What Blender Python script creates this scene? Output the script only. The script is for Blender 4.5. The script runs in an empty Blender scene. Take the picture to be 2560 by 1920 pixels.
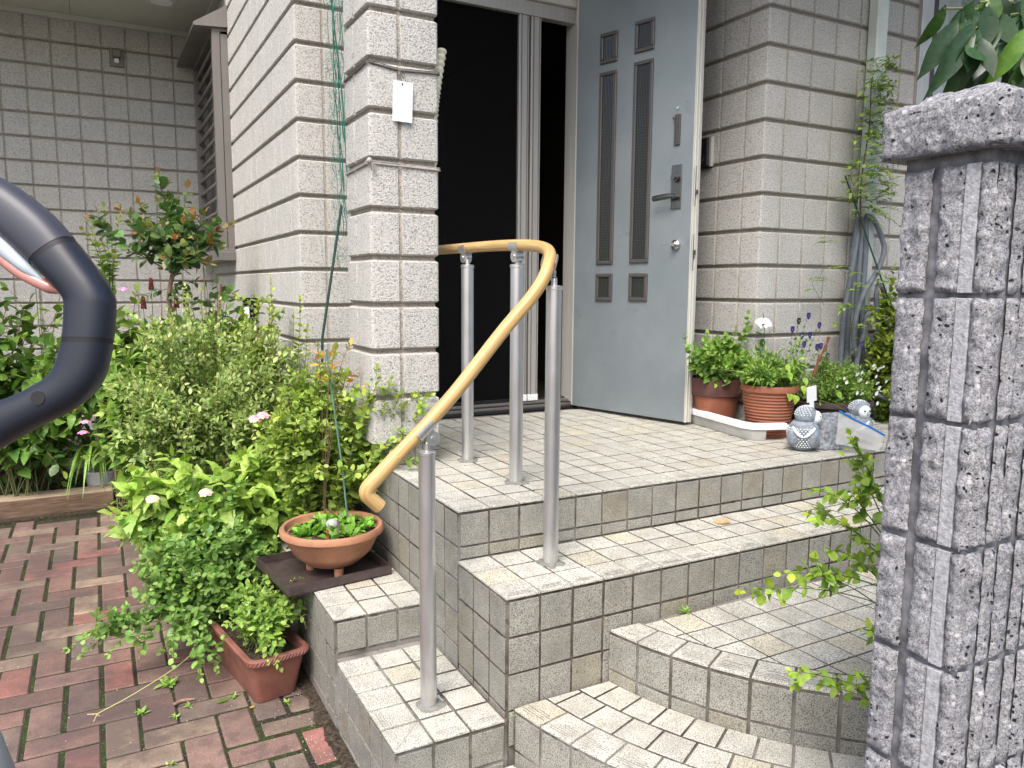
import bpy, math, random
import numpy as np
from mathutils import Vector, Matrix, noise
PI = math.pi
rng = np.random.default_rng(7)
random.seed(7)
scene = bpy.context.scene
COL = scene.collection
# ------------------------------------------------------------ camera, world, sun, exposure
cam_d = bpy.data.cameras.new("camera"); cam = bpy.data.objects.new("camera", cam_d); COL.objects.link(cam)
R_ = (0.8813, -0.4724, 0.0068); D_ = (-0.0537, -0.1146, -0.9920); F_ = (0.4694, 0.8739, -0.1264)
m = Matrix(((R_[0], -D_[0], -F_[0], -0.951), (R_[1], -D_[1], -F_[1], -2.117), (R_[2], -D_[2], -F_[2], 0.690), (0, 0, 0, 1)))
q = m.to_quaternion(); q.normalize()
cam.rotation_mode = 'QUATERNION'; cam.location = (-0.951, -2.117, 0.690); cam.rotation_quaternion = q
cam_d.sensor_width = 36; cam_d.lens = 1931.4 / 2560 * 36; cam_d.clip_start = 0.02; cam_d.clip_end = 2000
scene.camera = cam
w = bpy.data.worlds.new("World"); scene.world = w; w.use_nodes = True
SUN_EL, SUN_AZ = math.radians(54), math.radians(222)      # azimuth measured clockwise from +Y
nt = w.node_tree; bg = nt.nodes['Background']
sky = nt.nodes.new('ShaderNodeTexSky'); sky.sky_type = 'NISHITA'; sky.sun_disc = False
sky.sun_elevation = SUN_EL; sky.sun_rotation = SUN_AZ; sky.dust_density = 4.0; sky.air_density = 1.0; sky.ozone_density = 0.5
nt.links.new(sky.outputs[0], bg.inputs[0]); bg.inputs[1].default_value = 0.13
sd = bpy.data.lights.new("sun", 'SUN'); sd.energy = 1.5; sd.angle = math.radians(28); sd.color = (1, .975, .94)
so = bpy.data.objects.new("sun", sd); COL.objects.link(so)
sv = Vector((math.sin(SUN_AZ) * math.cos(SUN_EL), math.cos(SUN_AZ) * math.cos(SUN_EL), math.sin(SUN_EL)))
so.rotation_mode = 'QUATERNION'; so.rotation_quaternion = sv.to_track_quat('Z', 'Y'); so.location = (-4, -4, 8)
scene.view_settings.view_transform = 'Standard'; scene.view_settings.look = 'None'
scene.view_settings.gamma = 1; scene.view_settings.exposure = 1.25
scene.render.resolution_x = 1024; scene.render.resolution_y = 768
try:
    scene.cycles.max_bounces = 6; scene.cycles.transparent_max_bounces = 12
except Exception: pass

# ------------------------------------------------------------ helpers
T = .108
WO = {}
def V3(*a): return np.array(a, float)
def nrm(v):
    v = np.array(v, float); return v / (np.linalg.norm(v) + 1e-12)
def thing(name, label, cat, loc=(0, 0, 0), group=None, kind=None):
    o = bpy.data.objects.new(name, None); COL.objects.link(o); o.location = loc
    o.empty_display_size = .1
    o['label'] = label; o['category'] = cat
    if group: o['group'] = group
    if kind: o['kind'] = kind
    WO[o.name] = np.array(loc, float); return o
def tag(o, label=None, cat=None, group=None, kind=None):
    if label: o['label'] = label
    if cat: o['category'] = cat
    if group: o['group'] = group
    if kind: o['kind'] = kind
    return o
def link_mesh(name, Vs, Fs, mats, parent=None, cols=None, fm=None, smooth=False, ang=35, loc=None):
    Vs = np.asarray(Vs, float).reshape(-1, 3)
    base = WO[parent.name] if parent is not None else (np.array(loc, float) if loc is not None else np.zeros(3))
    me = bpy.data.meshes.new(name)
    me.from_pydata((Vs - base).tolist(), [], [tuple(int(i) for i in f) for f in Fs] if not isinstance(Fs, np.ndarray) else Fs.tolist())
    if not isinstance(mats, (list, tuple)): mats = [mats]
    for m_ in mats: me.materials.append(m_)
    if fm is not None and len(mats) > 1: me.polygons.foreach_set('material_index', np.asarray(fm, np.int32))
    if cols is None: cols = np.ones((len(Vs), 3), np.float32)
    if cols is not None:
        ca = me.color_attributes.new('tint', 'FLOAT_COLOR', 'POINT')
        c = np.ones((len(Vs), 4), np.float32); c[:, :3] = np.asarray(cols, np.float32)[:, :3]
        ca.data.foreach_set('color', c.ravel())
    if smooth:
        me.polygons.foreach_set('use_smooth', np.ones(len(me.polygons), bool))
        try: me.set_sharp_from_angle(angle=math.radians(ang))
        except Exception: pass
    me.update()
    o = bpy.data.objects.new(name, me); COL.objects.link(o)
    if parent is not None:
        o.parent = parent; WO[o.name] = base
    else:
        o.location = base; WO[o.name] = base
    return o
class MB:
    def __init__(s): s.V = []; s.F = []; s.C = []; s.M = []
    def add(s, Vs, Fs, col=(1, 1, 1), mat=0):
        b = len(s.V); s.V.extend([tuple(map(float, v)) for v in Vs]); s.F.extend([tuple(int(i) + b for i in f) for f in Fs])
        s.C.extend([tuple(col)] * len(Vs)); s.M.extend([mat] * len(Fs)); return b
    def xf(s, Mx, start=0):
        for i in range(start, len(s.V)): s.V[i] = tuple(Mx @ Vector(s.V[i]))
    def box(s, x0, x1, y0, y1, z0, z1, ch=0, col=(1, 1, 1), mat=0):
        if x0 > x1: x0, x1 = x1, x0
        if y0 > y1: y0, y1 = y1, y0
        if z0 > z1: z0, z1 = z1, z0
        if ch <= 0:
            P = [(x, y, z) for x in (x0, x1) for y in (y0, y1) for z in (z0, z1)]
            return s.add(P, [(0, 1, 3, 2), (4, 6, 7, 5), (0, 4, 5, 1), (2, 3, 7, 6), (0, 2, 6, 4), (1, 5, 7, 3)], col, mat)
        P = []; idx = {}
        X = (x0, x1); Y = (y0, y1); Z = (z0, z1); sg = (1, -1)
        for i in (0, 1):
            for j in (0, 1):
                for k in (0, 1):
                    for a in range(3):
                        p = [X[i] + (sg[i] * ch if a != 0 else 0), Y[j] + (sg[j] * ch if a != 1 else 0), Z[k] + (sg[k] * ch if a != 2 else 0)]
                        idx[(i, j, k, a)] = len(P); P.append(p)
        F = []
        for i in (0, 1):
            F.append([idx[(i, j, k, 0)] for j, k in ((0, 0), (1, 0), (1, 1), (0, 1))][::(1 if i else -1)])
            F.append([idx[(j, i, k, 1)] for j, k in ((0, 0), (1, 0), (1, 1), (0, 1))][::(-1 if i else 1)])
            F.append([idx[(j, k, i, 2)] for j, k in ((0, 0), (1, 0), (1, 1), (0, 1))][::(1 if i else -1)])
        for j in (0, 1):
            for k in (0, 1):
                F.append([idx[(0, j, k, 1)], idx[(1, j, k, 1)], idx[(1, j, k, 2)], idx[(0, j, k, 2)]])
                F.append([idx[(j, 0, k, 0)], idx[(j, 1, k, 0)], idx[(j, 1, k, 2)], idx[(j, 0, k, 2)]])
                F.append([idx[(j, k, 0, 0)], idx[(j, k, 1, 0)], idx[(j, k, 1, 1)], idx[(j, k, 0, 1)]])
        for i in (0, 1):
            for j in (0, 1):
                for k in (0, 1): F.append([idx[(i, j, k, a)] for a in range(3)])
        return s.add(P, F, col, mat)
    def slab(s, pts, n, th, ch=.0015, col=(1, 1, 1), mat=0, lift=0, side=1):
        P = [np.array(p, float) for p in pts]; n = nrm(n)
        if len(P) < 3: return
        cr = sum((np.cross(P[i] - P[0], P[(i + 1) % len(P)] - P[0]) for i in range(1, len(P) - 1)), np.zeros(3))
        if cr @ n < 0: P = P[::-1]
        k = len(P); ins = []
        for i in range(k):
            a, b, c = P[i - 1], P[i], P[(i + 1) % k]
            e1 = nrm(b - a); e2 = nrm(c - b); n1 = np.cross(n, e1); n2 = np.cross(n, e2)
            dd = 1 + n1 @ n2
            ins.append(b + (n1 + n2) / max(dd, .3) * ch)
        L = [p + n * lift for p in P]; U = [p + n * (lift + th - ch * .6) for p in P]; I = [p + n * (lift + th) for p in ins]
        F = [tuple(2 * k + i for i in range(k))]
        for i in range(k):
            j = (i + 1) % k
            F.append((i, j, k + j, k + i)); F.append((k + i, k + j, 2 * k + j, 2 * k + i))
        b0 = len(s.M); s.add(L + U + I, F, col, mat)
        if side:
            for i in range(k): s.M[b0 + 1 + 2 * i] = side
    def tube(s, path, r, n=8, caps=True, col=(1, 1, 1), mat=0, flat=1.0, up=None):
        P = [np.array(p, float) for p in path]; k = len(P)
        if np.isscalar(r): r = [r] * k
        Tn = [nrm(P[min(i + 1, k - 1)] - P[max(i - 1, 0)]) for i in range(k)]
        a = np.array(up, float) if up is not None else (V3(0, 0, 1) if abs(Tn[0][2]) < .9 else V3(1, 0, 0))
        u = nrm(a - Tn[0] * (a @ Tn[0])); Vs = []
        for i in range(k):
            u = nrm(u - Tn[i] * (u @ Tn[i])); v = np.cross(Tn[i], u)
            for j in range(n):
                th = 2 * PI * j / n
                Vs.append(P[i] + r[i] * (math.cos(th) * u + flat * math.sin(th) * v))
        F = [(i * n + j, i * n + (j + 1) % n, (i + 1) * n + (j + 1) % n, (i + 1) * n + j) for i in range(k - 1) for j in range(n)]
        if caps: F += [tuple(range(n))[::-1], tuple((k - 1) * n + j for j in range(n))]
        s.add(Vs, F, col, mat)
    def lathe(s, prof, c, n=32, col=(1, 1, 1), mat=0, a0=0, sx=1, sy=1):
        k = len(prof); Vs = []
        for (r, z) in prof:
            for j in range(n):
                th = a0 + 2 * PI * j / n; Vs.append((c[0] + sx * r * math.cos(th), c[1] + sy * r * math.sin(th), c[2] + z))
        F = [(i * n + j, i * n + (j + 1) % n, (i + 1) * n + (j + 1) % n, (i + 1) * n + j) for i in range(k - 1) for j in range(n)]
        s.add(Vs, F, col, mat)
    def ball(s, c, r, n=16, k=10, col=(1, 1, 1), mat=0, rot=None):
        if np.isscalar(r): r = (r, r, r)
        Vs = []
        for i in range(k + 1):
            ph = PI * i / k
            for j in range(n):
                th = 2 * PI * j / n
                p = Vector((r[0] * math.sin(ph) * math.cos(th), r[1] * math.sin(ph) * math.sin(th), r[2] * math.cos(ph)))
                if rot is not None: p = rot @ p
                Vs.append((c[0] + p[0], c[1] + p[1], c[2] + p[2]))
        F = [(i * n + j, (i + 1) * n + j, (i + 1) * n + (j + 1) % n, i * n + (j + 1) % n) for i in range(k) for j in range(n)]
        s.add(Vs, F, col, mat)
    def disc(s, c, r, n=20, jag=0, h=.004, col=(1, 1, 1), mat=0):
        rr = [r * (1 + jag * (noise.noise(Vector((c[0] * 50 + 2.2 * math.cos(2 * PI * j / n), c[1] * 50 + 2.2 * math.sin(2 * PI * j / n), 0))))) for j in range(n)]
        out = [(c[0] + rr[j] * math.cos(2 * PI * j / n), c[1] + rr[j] * math.sin(2 * PI * j / n), c[2]) for j in range(n)]
        inn = [(c[0] + rr[j] * .8 * math.cos(2 * PI * j / n), c[1] + rr[j] * .8 * math.sin(2 * PI * j / n), c[2] + h) for j in range(n)]
        s.add(out + inn + [(c[0], c[1], c[2] + h * 1.3)], [(j, (j + 1) % n, n + (j + 1) % n, n + j) for j in range(n)] + [(n + j, n + (j + 1) % n, 2 * n) for j in range(n)], col, mat)
    def build(s, name, mat, parent=None, smooth=False, ang=35, loc=None):
        return link_mesh(name, s.V, s.F, mat, parent, s.C, s.M, smooth, ang, loc)
def clip(poly, a, n_):
    out = []; k = len(poly)
    for i in range(k):
        p, q_ = poly[i], poly[(i + 1) % k]
        dp = (p[0] - a[0]) * n_[0] + (p[1] - a[1]) * n_[1]; dq = (q_[0] - a[0]) * n_[0] + (q_[1] - a[1]) * n_[1]
        if dp <= 0: out.append(p)
        if dp * dq < 0:
            t = dp / (dp - dq); out.append((p[0] + t * (q_[0] - p[0]), p[1] + t * (q_[1] - p[1])))
    return out
def area(poly): return abs(sum(poly[i][0] * poly[(i + 1) % len(poly)][1] - poly[(i + 1) % len(poly)][0] * poly[i][1] for i in range(len(poly)))) / 2
def shrink(poly, g):
    # inset a convex ccw polygon by g (clip by shifted edges)
    s = sum(poly[i][0] * poly[(i + 1) % len(poly)][1] - poly[(i + 1) % len(poly)][0] * poly[i][1] for i in range(len(poly)))
    if s < 0: poly = poly[::-1]
    out = list(poly)
    for i in range(len(poly)):
        p, q_ = poly[i], poly[(i + 1) % len(poly)]
        e = (q_[0] - p[0], q_[1] - p[1]); L = math.hypot(*e)
        if L < 1e-6: continue
        nn = (e[1] / L, -e[0] / L)
        out = clip(out, (p[0] - nn[0] * g, p[1] - nn[1] * g), nn)
        if len(out) < 3: return []
    cl = []
    for p in out:
        if not cl or math.hypot(p[0] - cl[-1][0], p[1] - cl[-1][1]) > 1e-4: cl.append(p)
    if len(cl) > 2 and math.hypot(cl[0][0] - cl[-1][0], cl[0][1] - cl[-1][1]) < 1e-4: cl.pop()
    return cl
def smooth_path(P, n=8):
    P = [np.array(p, float) for p in P]; out = []
    Q = [2 * P[0] - P[1]] + P + [2 * P[-1] - P[-2]]
    for i in range(1, len(Q) - 2):
        for k in range(n):
            t = k / n; a, b, c, d = Q[i - 1], Q[i], Q[i + 1], Q[i + 2]
            out.append(.5 * ((2 * b) + (c - a) * t + (2 * a - 5 * b + 4 * c - d) * t * t + (3 * b - a - 3 * c + d) * t ** 3))
    out.append(P[-1]); return out

# ------------------------------------------------------------ materials
class NB:
    def __init__(s, name):
        s.m = bpy.data.materials.new(name); s.m.use_nodes = True; s.t = s.m.node_tree; s.b = s.t.nodes['Principled BSDF']
        s.pos = None
    def n(s, typ, **kw):
        x = s.t.nodes.new('ShaderNode' + typ)
        for k, v in kw.items(): setattr(x, k, v)
        return x
    def l(s, a, b): s.t.links.new(a, b)
    def P(s):
        if s.pos is None: s.pos = s.n('NewGeometry').outputs['Position']
        return s.pos
    def noise(s, scale, detail=2, rough=.5, dist=0, vec=None, out=0):
        x = s.n('TexNoise'); x.inputs['Scale'].default_value = scale; x.inputs['Detail'].default_value = detail
        x.inputs['Roughness'].default_value = rough; x.inputs['Distortion'].default_value = dist
        s.l(vec if vec is not None else s.P(), x.inputs['Vector']); return x.outputs[out]
    def vor(s, scale, feat='F1', out='Distance', vec=None):
        x = s.n('TexVoronoi'); x.feature = feat; x.inputs['Scale'].default_value = scale
        s.l(vec if vec is not None else s.P(), x.inputs['Vector']); return x.outputs[out]
    def ramp(s, fac, stops, interp='LINEAR'):
        x = s.n('ValToRGB'); x.color_ramp.interpolation = interp; e = x.color_ramp.elements
        while len(e) < len(stops): e.new(.5)
        for i, (p, c) in enumerate(stops):
            e[i].position = p; e[i].color = (c, c, c, 1) if np.isscalar(c) else (*c, 1)
        s.l(fac, x.inputs[0]); return x.outputs[0]
    def mix(s, f, a, b, mode='MIX'):
        x = s.n('Mix', data_type='RGBA', blend_type=mode)
        for i, v in ((0, f), (6, a), (7, b)):
            if hasattr(v, 'links'): s.l(v, x.inputs[i])
            else: x.inputs[i].default_value = v if i == 0 else (*v, 1)
        return x.outputs[2]
    def math(s, op, a, b=0):
        x = s.n('Math', operation=op)
        for i, v in ((0, a), (1, b)):
            if hasattr(v, 'links'): s.l(v, x.inputs[i])
            else: x.inputs[i].default_value = v
        return x.outputs[0]
    def tint(s):
        x = s.n('Attribute'); x.attribute_name = 'tint'; return x.outputs['Color']
    def scaled(s, sc):
        x = s.n('Mapping'); x.inputs['Scale'].default_value = sc; s.l(s.P(), x.inputs['Vector']); return x.outputs[0]
    def bump(s, h, strength=.5, dist=.002, prev=None):
        x = s.n('Bump'); x.inputs['Strength'].default_value = strength; x.inputs['Distance'].default_value = dist
        s.l(h, x.inputs['Height'])
        if prev is not None: s.l(prev, x.inputs['Normal'])
        return x.outputs[0]
    def fin(s, col=None, rough=.6, metal=0, normal=None, spec=None):
        b = s.b
        if col is not None:
            if hasattr(col, 'links'): s.l(col, b.inputs['Base Color'])
            else: b.inputs['Base Color'].default_value = (*col, 1)
        if hasattr(rough, 'links'): s.l(rough, b.inputs['Roughness'])
        else: b.inputs['Roughness'].default_value = rough
        b.inputs['Metallic'].default_value = metal
        if normal is not None: s.l(normal, b.inputs['Normal'])
        if spec is not None: b.inputs['Specular IOR Level'].default_value = spec
        return s.m
def simple(name, col, rough=.5, metal=0, var=.12, sc=20, bsc=0, bd=.001, tint=True, spec=None):
    k = NB(name); c = k.mix(k.ramp(k.noise(sc, 4, .6), [(.3, 0.), (.7, 1.)]), tuple(x * (1 - var) for x in col), tuple(min(1, x * (1 + var)) for x in col))
    if tint: c = k.mix(1., c, k.tint(), 'MULTIPLY')
    nn = k.bump(k.noise(bsc, 3), .6, bd) if bsc else None
    return k.fin(c, rough, metal, nn, spec)
M = {}
def mk_tile():
    k = NB('tile')
    sp = k.ramp(k.noise(300, 2, .7), [(.515, 0.), (.58, .95)])
    sp2 = k.ramp(k.noise(140, 4, .7), [(.60, 0.), (.66, .9)])
    base = k.mix(k.ramp(k.noise(14, 4, .6), [(.35, 0.), (.7, 1.)]), (.47, .46, .405), (.62, .61, .545))
    warm = k.mix(k.ramp(k.noise(5.5, 3, .6), [(.60, 0.), (.78, .5)]), base, (.60, .51, .36))
    c = k.mix(k.math('MAXIMUM', sp, sp2), warm, (.13, .125, .12))
    dirt = k.ramp(k.noise(9, 6, .7), [(.5, 0.), (.75, .55)])
    c = k.mix(dirt, c, (.27, .24, .19))
    c = k.mix(1., c, k.tint(), 'MULTIPLY')
    return k.fin(c, .62, 0, k.bump(k.noise(260, 3), .35, .0007))
M['tile'] = mk_tile()
def mk_grout():
    k = NB('grout')
    c = k.mix(k.ramp(k.noise(14, 5, .7), [(.35, 0.), (.65, 1.)]), (.055, .044, .034), (.16, .14, .115))
    c = k.mix(k.ramp(k.noise(2.3, 4, .6), [(.44, 0.), (.6, .85)]), c, (.26, .25, .235))
    c = k.mix(k.ramp(k.noise(30, 3, .6), [(.55, 0.), (.68, .6)]), c, (.03, .025, .02))
    c = k.mix(k.ramp(k.noise(4, 3), [(.6, 0.), (.72, .7)]), c, (.05, .06, .025))
    return k.fin(c, .95, 0, k.bump(k.noise(300, 3), .6, .001))
M['grout'] = mk_grout()
def mk_stucco(name, base, dark):
    k = NB(name)
    g = k.noise(165, 3, .75); pits = k.ramp(g, [(.36, 1.), (.50, 0.)])
    c = k.mix(k.ramp(k.noise(3.5, 5, .6), [(.3, 0.), (.7, 1.)]), tuple(x * .93 for x in base), base)
    c = k.mix(k.math('MULTIPLY', pits, .9), c, dark)
    # faint vertical run marks
    st = k.ramp(k.noise(9, 4, .65, 0, k.scaled((1, 1, .12))), [(.52, 0.), (.78, .35)])
    c = k.mix(st, c, tuple(x * .6 for x in base))
    c = k.mix(1., c, k.tint(), 'MULTIPLY')
    n1 = k.bump(g, 1., .009); n2 = k.bump(k.noise(80, 3, .6), .5, .003, n1)
    return k.fin(c, .9, 0, n2, .2)
M['stucco'] = mk_stucco('stucco', (.64, .625, .59), (.21, .20, .18))
def mk_stone():
    k = NB('split_stone')
    a = k.noise(120, 7, .82); b = k.noise(340, 3, .7)
    c = k.ramp(a, [(.34, (.06, .062, .07)), (.45, (.20, .202, .22)), (.55, (.36, .36, .385)), (.68, (.66, .66, .68))])
    c = k.mix(k.math('MULTIPLY', k.ramp(b, [(.40, 0.), (.60, 1.)]), .35), c, (.44, .43, .44))
    c = k.mix(k.ramp(b, [(.34, .8), (.44, 0.)]), c, (.05, .05, .055)); c = k.mix(k.ramp(b, [(.58, 0.), (.68, .7)]), c, (.72, .71, .72))
    wv = k.n('VectorMath', operation='ADD'); nz = k.n('TexNoise'); nz.inputs['Scale'].default_value = 90; k.l(k.P(), nz.inputs['Vector'])
    sc_ = k.n('VectorMath', operation='SCALE'); k.l(nz.outputs['Color'], sc_.inputs[0]); sc_.inputs['Scale'].default_value = .012; k.l(k.P(), wv.inputs[0]); k.l(sc_.outputs[0], wv.inputs[1])
    v = k.vor(70, vec=wv.outputs[0]); pit = k.ramp(v, [(.16, 1.), (.24, 0.)])
    gate = k.ramp(k.noise(30, 2), [(.47, 0.), (.52, 1.)])
    pit = k.math('MULTIPLY', pit, gate)
    c = k.mix(pit, c, (.02, .02, .022))
    v2 = k.vor(60, vec=k.scaled((1.03, .97, 1.1))); wh = k.math('MULTIPLY', k.ramp(v2, [(.2, .8), (.32, 0.)]), k.ramp(k.noise(21, 2), [(.56, 0.), (.62, 1.)]))
    c = k.mix(wh, c, (.7, .69, .69))
    c = k.mix(k.ramp(k.noise(9, 5, .7), [(.48, 0.), (.75, .5)]), c, (.12, .122, .14))
    h = k.math('SUBTRACT', k.math('MULTIPLY', a, 1.0), pit)
    c = k.mix(1., c, k.tint(), 'MULTIPLY')
    return k.fin(c, .9, 0, k.bump(b, .5, .0015, k.bump(h, 1., .005)), .25)
M['stone'] = mk_stone()
def mk_joint():
    k = NB('stone_joint')
    c = k.mix(k.ramp(k.noise(40, 4), [(.35, 0.), (.7, 1.)]), (.10, .10, .108), (.26, .26, .275))  # base darkened to stand in for shadow in the block recesses
    return k.fin(c, .95, 0, k.bump(k.noise(350, 3), .8, .0015))
M['joint'] = mk_joint()
M['smooth_stone'] = simple('sawn_rib', (.34, .34, .36), .9, var=.35, sc=120, bsc=250, bd=.003, tint=False)
def mk_paver():
    k = NB('paver')
    sp = k.ramp(k.noise(420, 2, .6), [(.6, 0.), (.68, 1.)])
    c = k.mix(k.math('MULTIPLY', sp, .6), k.tint(), (.55, .50, .46))
    dk = k.ramp(k.noise(300, 2), [(.3, 1.), (.42, 0.)])
    c = k.mix(k.math('MULTIPLY', dk, .65), c, (.05, .04, .034))
    wet = k.math('MAXIMUM', k.ramp(k.noise(2.6, 6, .7), [(.42, .8), (.60, 0.)]), k.ramp(k.noise(13, 5, .7), [(.36, .6), (.5, 0.)]))
    c = k.mix(wet, c, (.085, .062, .058))
    return k.fin(c, .8, 0, k.bump(k.noise(260, 3), .7, .0015), .3)
M['paver'] = mk_paver()
def mk_moss():
    k = NB('mossy_soil')
    c = k.mix(k.ramp(k.noise(8, 5, .7), [(.42, 0.), (.62, 1.)]), (.028, .026, .021), (.035, .058, .014))
    c = k.mix(k.ramp(k.noise(120, 3), [(.55, 0.), (.7, .6)]), c, (.17, .15, .12))
    return k.fin(c, 1., 0, k.bump(k.noise(150, 4), 1., .006), .1)
M['moss'] = mk_moss()
def mk_soil():
    k = NB('soil')
    c = k.mix(k.ramp(k.noise(60, 5, .7), [(.35, 0.), (.7, 1.)]), (.022, .017, .012), (.10, .08, .06))
    return k.fin(c, 1., 0, k.bump(k.noise(90, 5), 1., .012), .1)
M['soil'] = mk_soil()
def mk_asphalt():
    k = NB('asphalt'); c = k.mix(k.noise(200, 3), (.04, .04, .042), (.09, .09, .09)); return k.fin(c, .9, 0, k.bump(k.noise(150, 3), .6, .003))
M['asphalt'] = mk_asphalt()
def mk_wood(name, a, b, scale, rough, axis=(1, 30, 30), bsc=.0015, coord=None):
    k = NB(name); v = k.scaled(axis)
    g = k.noise(scale, 5, .6, .4, v)
    c = k.mix(k.ramp(g, [(.35, 0.), (.68, 1.)]), a, b)
    return k.fin(c, rough, 0, k.bump(g, .3, bsc))
M['timber'] = mk_wood('weathered_timber', (.075, .045, .028), (.20, .13, .085), 6, .85, (1.5, 30, 30))
M['timber_top'] = mk_wood('weathered_timber_top', (.22, .16, .10), (.50, .40, .29), 6, .85, (1.5, 30, 30))
def mk_rail():
    k = NB('rail_woodgrain')
    at_ = k.n('Attribute'); at_.attribute_name = 'uvw'
    g = k.noise(1.0, 5, .65, .3, at_.outputs['Vector'])
    c = k.mix(k.ramp(g, [(.35, 0.), (.65, 1.)]), (.38, .235, .085), (.58, .40, .175))
    return k.fin(c, .42, 0, None, .4)
M['rail'] = mk_rail()
def metal(name, col, rough, aniso=0, metal_=1., sc=(60, 60, 2), var=.15):
    k = NB(name); g = k.noise(1.5, 4, .6, 0, k.scaled(sc))
    c = k.mix(k.ramp(g, [(.3, 0.), (.7, 1.)]), tuple(x * (1 - var) for x in col), col)
    r = k.ramp(k.noise(12, 4), [(.3, rough * .85), (.7, min(1, rough * 1.2))])
    return k.fin(c, r, metal_)
M['alu'] = metal('satin_aluminium', (.62, .62, .62), .34, metal_=.85)
M['alu_dark'] = metal('brushed_steel', (.36, .355, .35), .32)
M['lever'] = metal('brushed_lever', (.20, .195, .185), .3)
M['bronze'] = metal('bronze_aluminium', (.20, .185, .17), .45, metal_=.4)
M['door_trim'] = metal('dark_door_trim', (.115, .105, .10), .42, metal_=.4)
M['alu_frame'] = metal('frame_aluminium', (.50, .48, .45), .45, metal_=.55)
M['alu_light'] = metal('pale_aluminium', (.66, .65, .60), .5, metal_=.3)
M['chrome'] = metal('chrome', (.6, .6, .6), .15)
def mk_door():
    k = NB('door_sheet')
    c = k.mix(k.ramp(k.noise(2.2, 5, .6), [(.3, 0.), (.7, 1.)]), (.19, .222, .24), (.26, .295, .31))
    sp = k.ramp(k.noise(160, 2), [(.6, 0.), (.72, .35)]); c = k.mix(sp, c, (.26, .27, .28))
    scr = k.ramp(k.noise(30, 4, .7, 2.5, k.scaled((1, 1, 3))), [(.62, 0.), (.72, .3)]); c = k.mix(scr, c, (.09, .095, .10))
    sm = k.ramp(k.noise(5, 6, .7), [(.6, 0.), (.72, .35)]); c = k.mix(sm, c, (.10, .105, .11))
    return k.fin(c, .5, .35, k.bump(k.noise(200, 2), .2, .0006))
M['door'] = mk_door()
def mk_wiredglass():
    k = NB('wired_glass')
    at_ = k.n('Attribute'); at_.attribute_name = 'uvw'
    sx = k.n('SeparateXYZ'); k.l(at_.outputs['Vector'], sx.inputs[0])
    g1 = k.math('FRACT', k.math('MULTIPLY', sx.outputs[0], 66)); g2 = k.math('FRACT', k.math('MULTIPLY', sx.outputs[2], 66))
    l_ = k.math('MAXIMUM', k.math('GREATER_THAN', g1, .86), k.math('GREATER_THAN', g2, .86))
    c = k.mix(l_, (.018, .022, .021), (.045, .05, .048))
    wv = k.math('SINE', k.math('MULTIPLY', sx.outputs[0], 420))
    return k.fin(c, .18, 0, k.bump(wv, .4, .0015), .6)
M['wired'] = mk_wiredglass()
M['black'] = simple('black_plastic', (.015, .015, .017), .45)
M['old_ball'] = simple('old_ball', (.34, .36, .33), .6)
M['white_plastic'] = simple('white_plastic', (.78, .79, .80), .45, var=.04)
M['tray_white'] = simple('weathered_white_vinyl', (.40, .40, .38), .5, var=.2, sc=9)
M['tray_dark'] = simple('dark_brown_plastic', (.055, .038, .036), .55, var=.3, sc=30)
M['terra'] = simple('terracotta', (.25, .085, .045), .75, var=.18, sc=14, bsc=200)
M['terra_dark'] = simple('terracotta_wet', (.085, .034, .028), .6, var=.2, sc=18, bsc=200)
M['terra_bowl'] = simple('terracotta_bowl', (.36, .17, .095), .75, var=.28, sc=9, bsc=180)
M['trough'] = simple('brick_red_plastic', (.19, .075, .055), .62, var=.3, sc=11, bsc=120)
M['soffit'] = simple('soffit_board', (.50, .50, .44), .8, var=.05, sc=4)
M['pipe'] = simple('pale_green_pvc', (.52, .57, .53), .45, var=.12, sc=8)
M['conduit'] = simple('grey_conduit', (.115, .13, .155), .45, var=.2, sc=20)
M['hose'] = simple('cream_hose', (.68, .64, .50), .55, var=.1)
M['green_pole'] = simple('green_coated_pole', (.010, .045, .032), .4, var=.3)
M['green_stake'] = simple('pale_green_stake', (.09, .19, .15), .5, var=.2)
M['net'] = simple('green_net', (.01, .15, .10), .6)
M['rope'] = simple('tie_cord', (.33, .30, .28), .8, var=.3, sc=60)
M['dark_cord'] = simple('dark_cord', (.09, .08, .07), .8, var=.3, sc=60)
M['bark'] = simple('bark', (.14, .085, .055), .9, var=.4, sc=60, bsc=120, bd=.002)
M['stem'] = simple('green_stem', (.13, .15, .06), .8, var=.3, sc=40)
M['stem_brown'] = simple('brown_stem', (.13, .08, .05), .85, var=.35, sc=40)
M['petal'] = simple('petal', (1, 1, 1), .6, var=.02)
M['navy'] = simple('navy_plastic', (.011, .014, .024), .42, var=.1, sc=5)
M['navy2'] = simple('charcoal_plastic', (.034, .036, .050), .45, var=.1, sc=5)
M['grey_plastic'] = simple('grey_plastic', (.22, .23, .23), .4, var=.1)
M['seam'] = simple('seam', (.004, .004, .006), .6)
M['lens'] = simple('clear_lens', (.42, .47, .52), .12, var=.2, sc=14)
M['lens_red'] = simple('reflector_lens', (.42, .20, .17), .2, var=.3, sc=30)
M['cement'] = simple('cement', (.17, .17, .155), .95, var=.3, sc=60, bsc=200)
M['concrete'] = simple('old_concrete', (.16, .16, .145), .95, var=.4, sc=8, bsc=120)
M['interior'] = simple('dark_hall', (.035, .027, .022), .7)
M['leafmat_dead'] = simple('dead_leaf', (.42, .26, .12), .8, var=.3)
M['curtain'] = simple('lace_curtain', (.50, .55, .56), .9, var=.06)
M['owl'] = simple('owl_resin', (.22, .25, .285), .75, var=.35, sc=60, bsc=160, bd=.004)
M['owl_white'] = simple('owl_white', (.68, .72, .74), .75, var=.1, sc=50, bsc=200)
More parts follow.
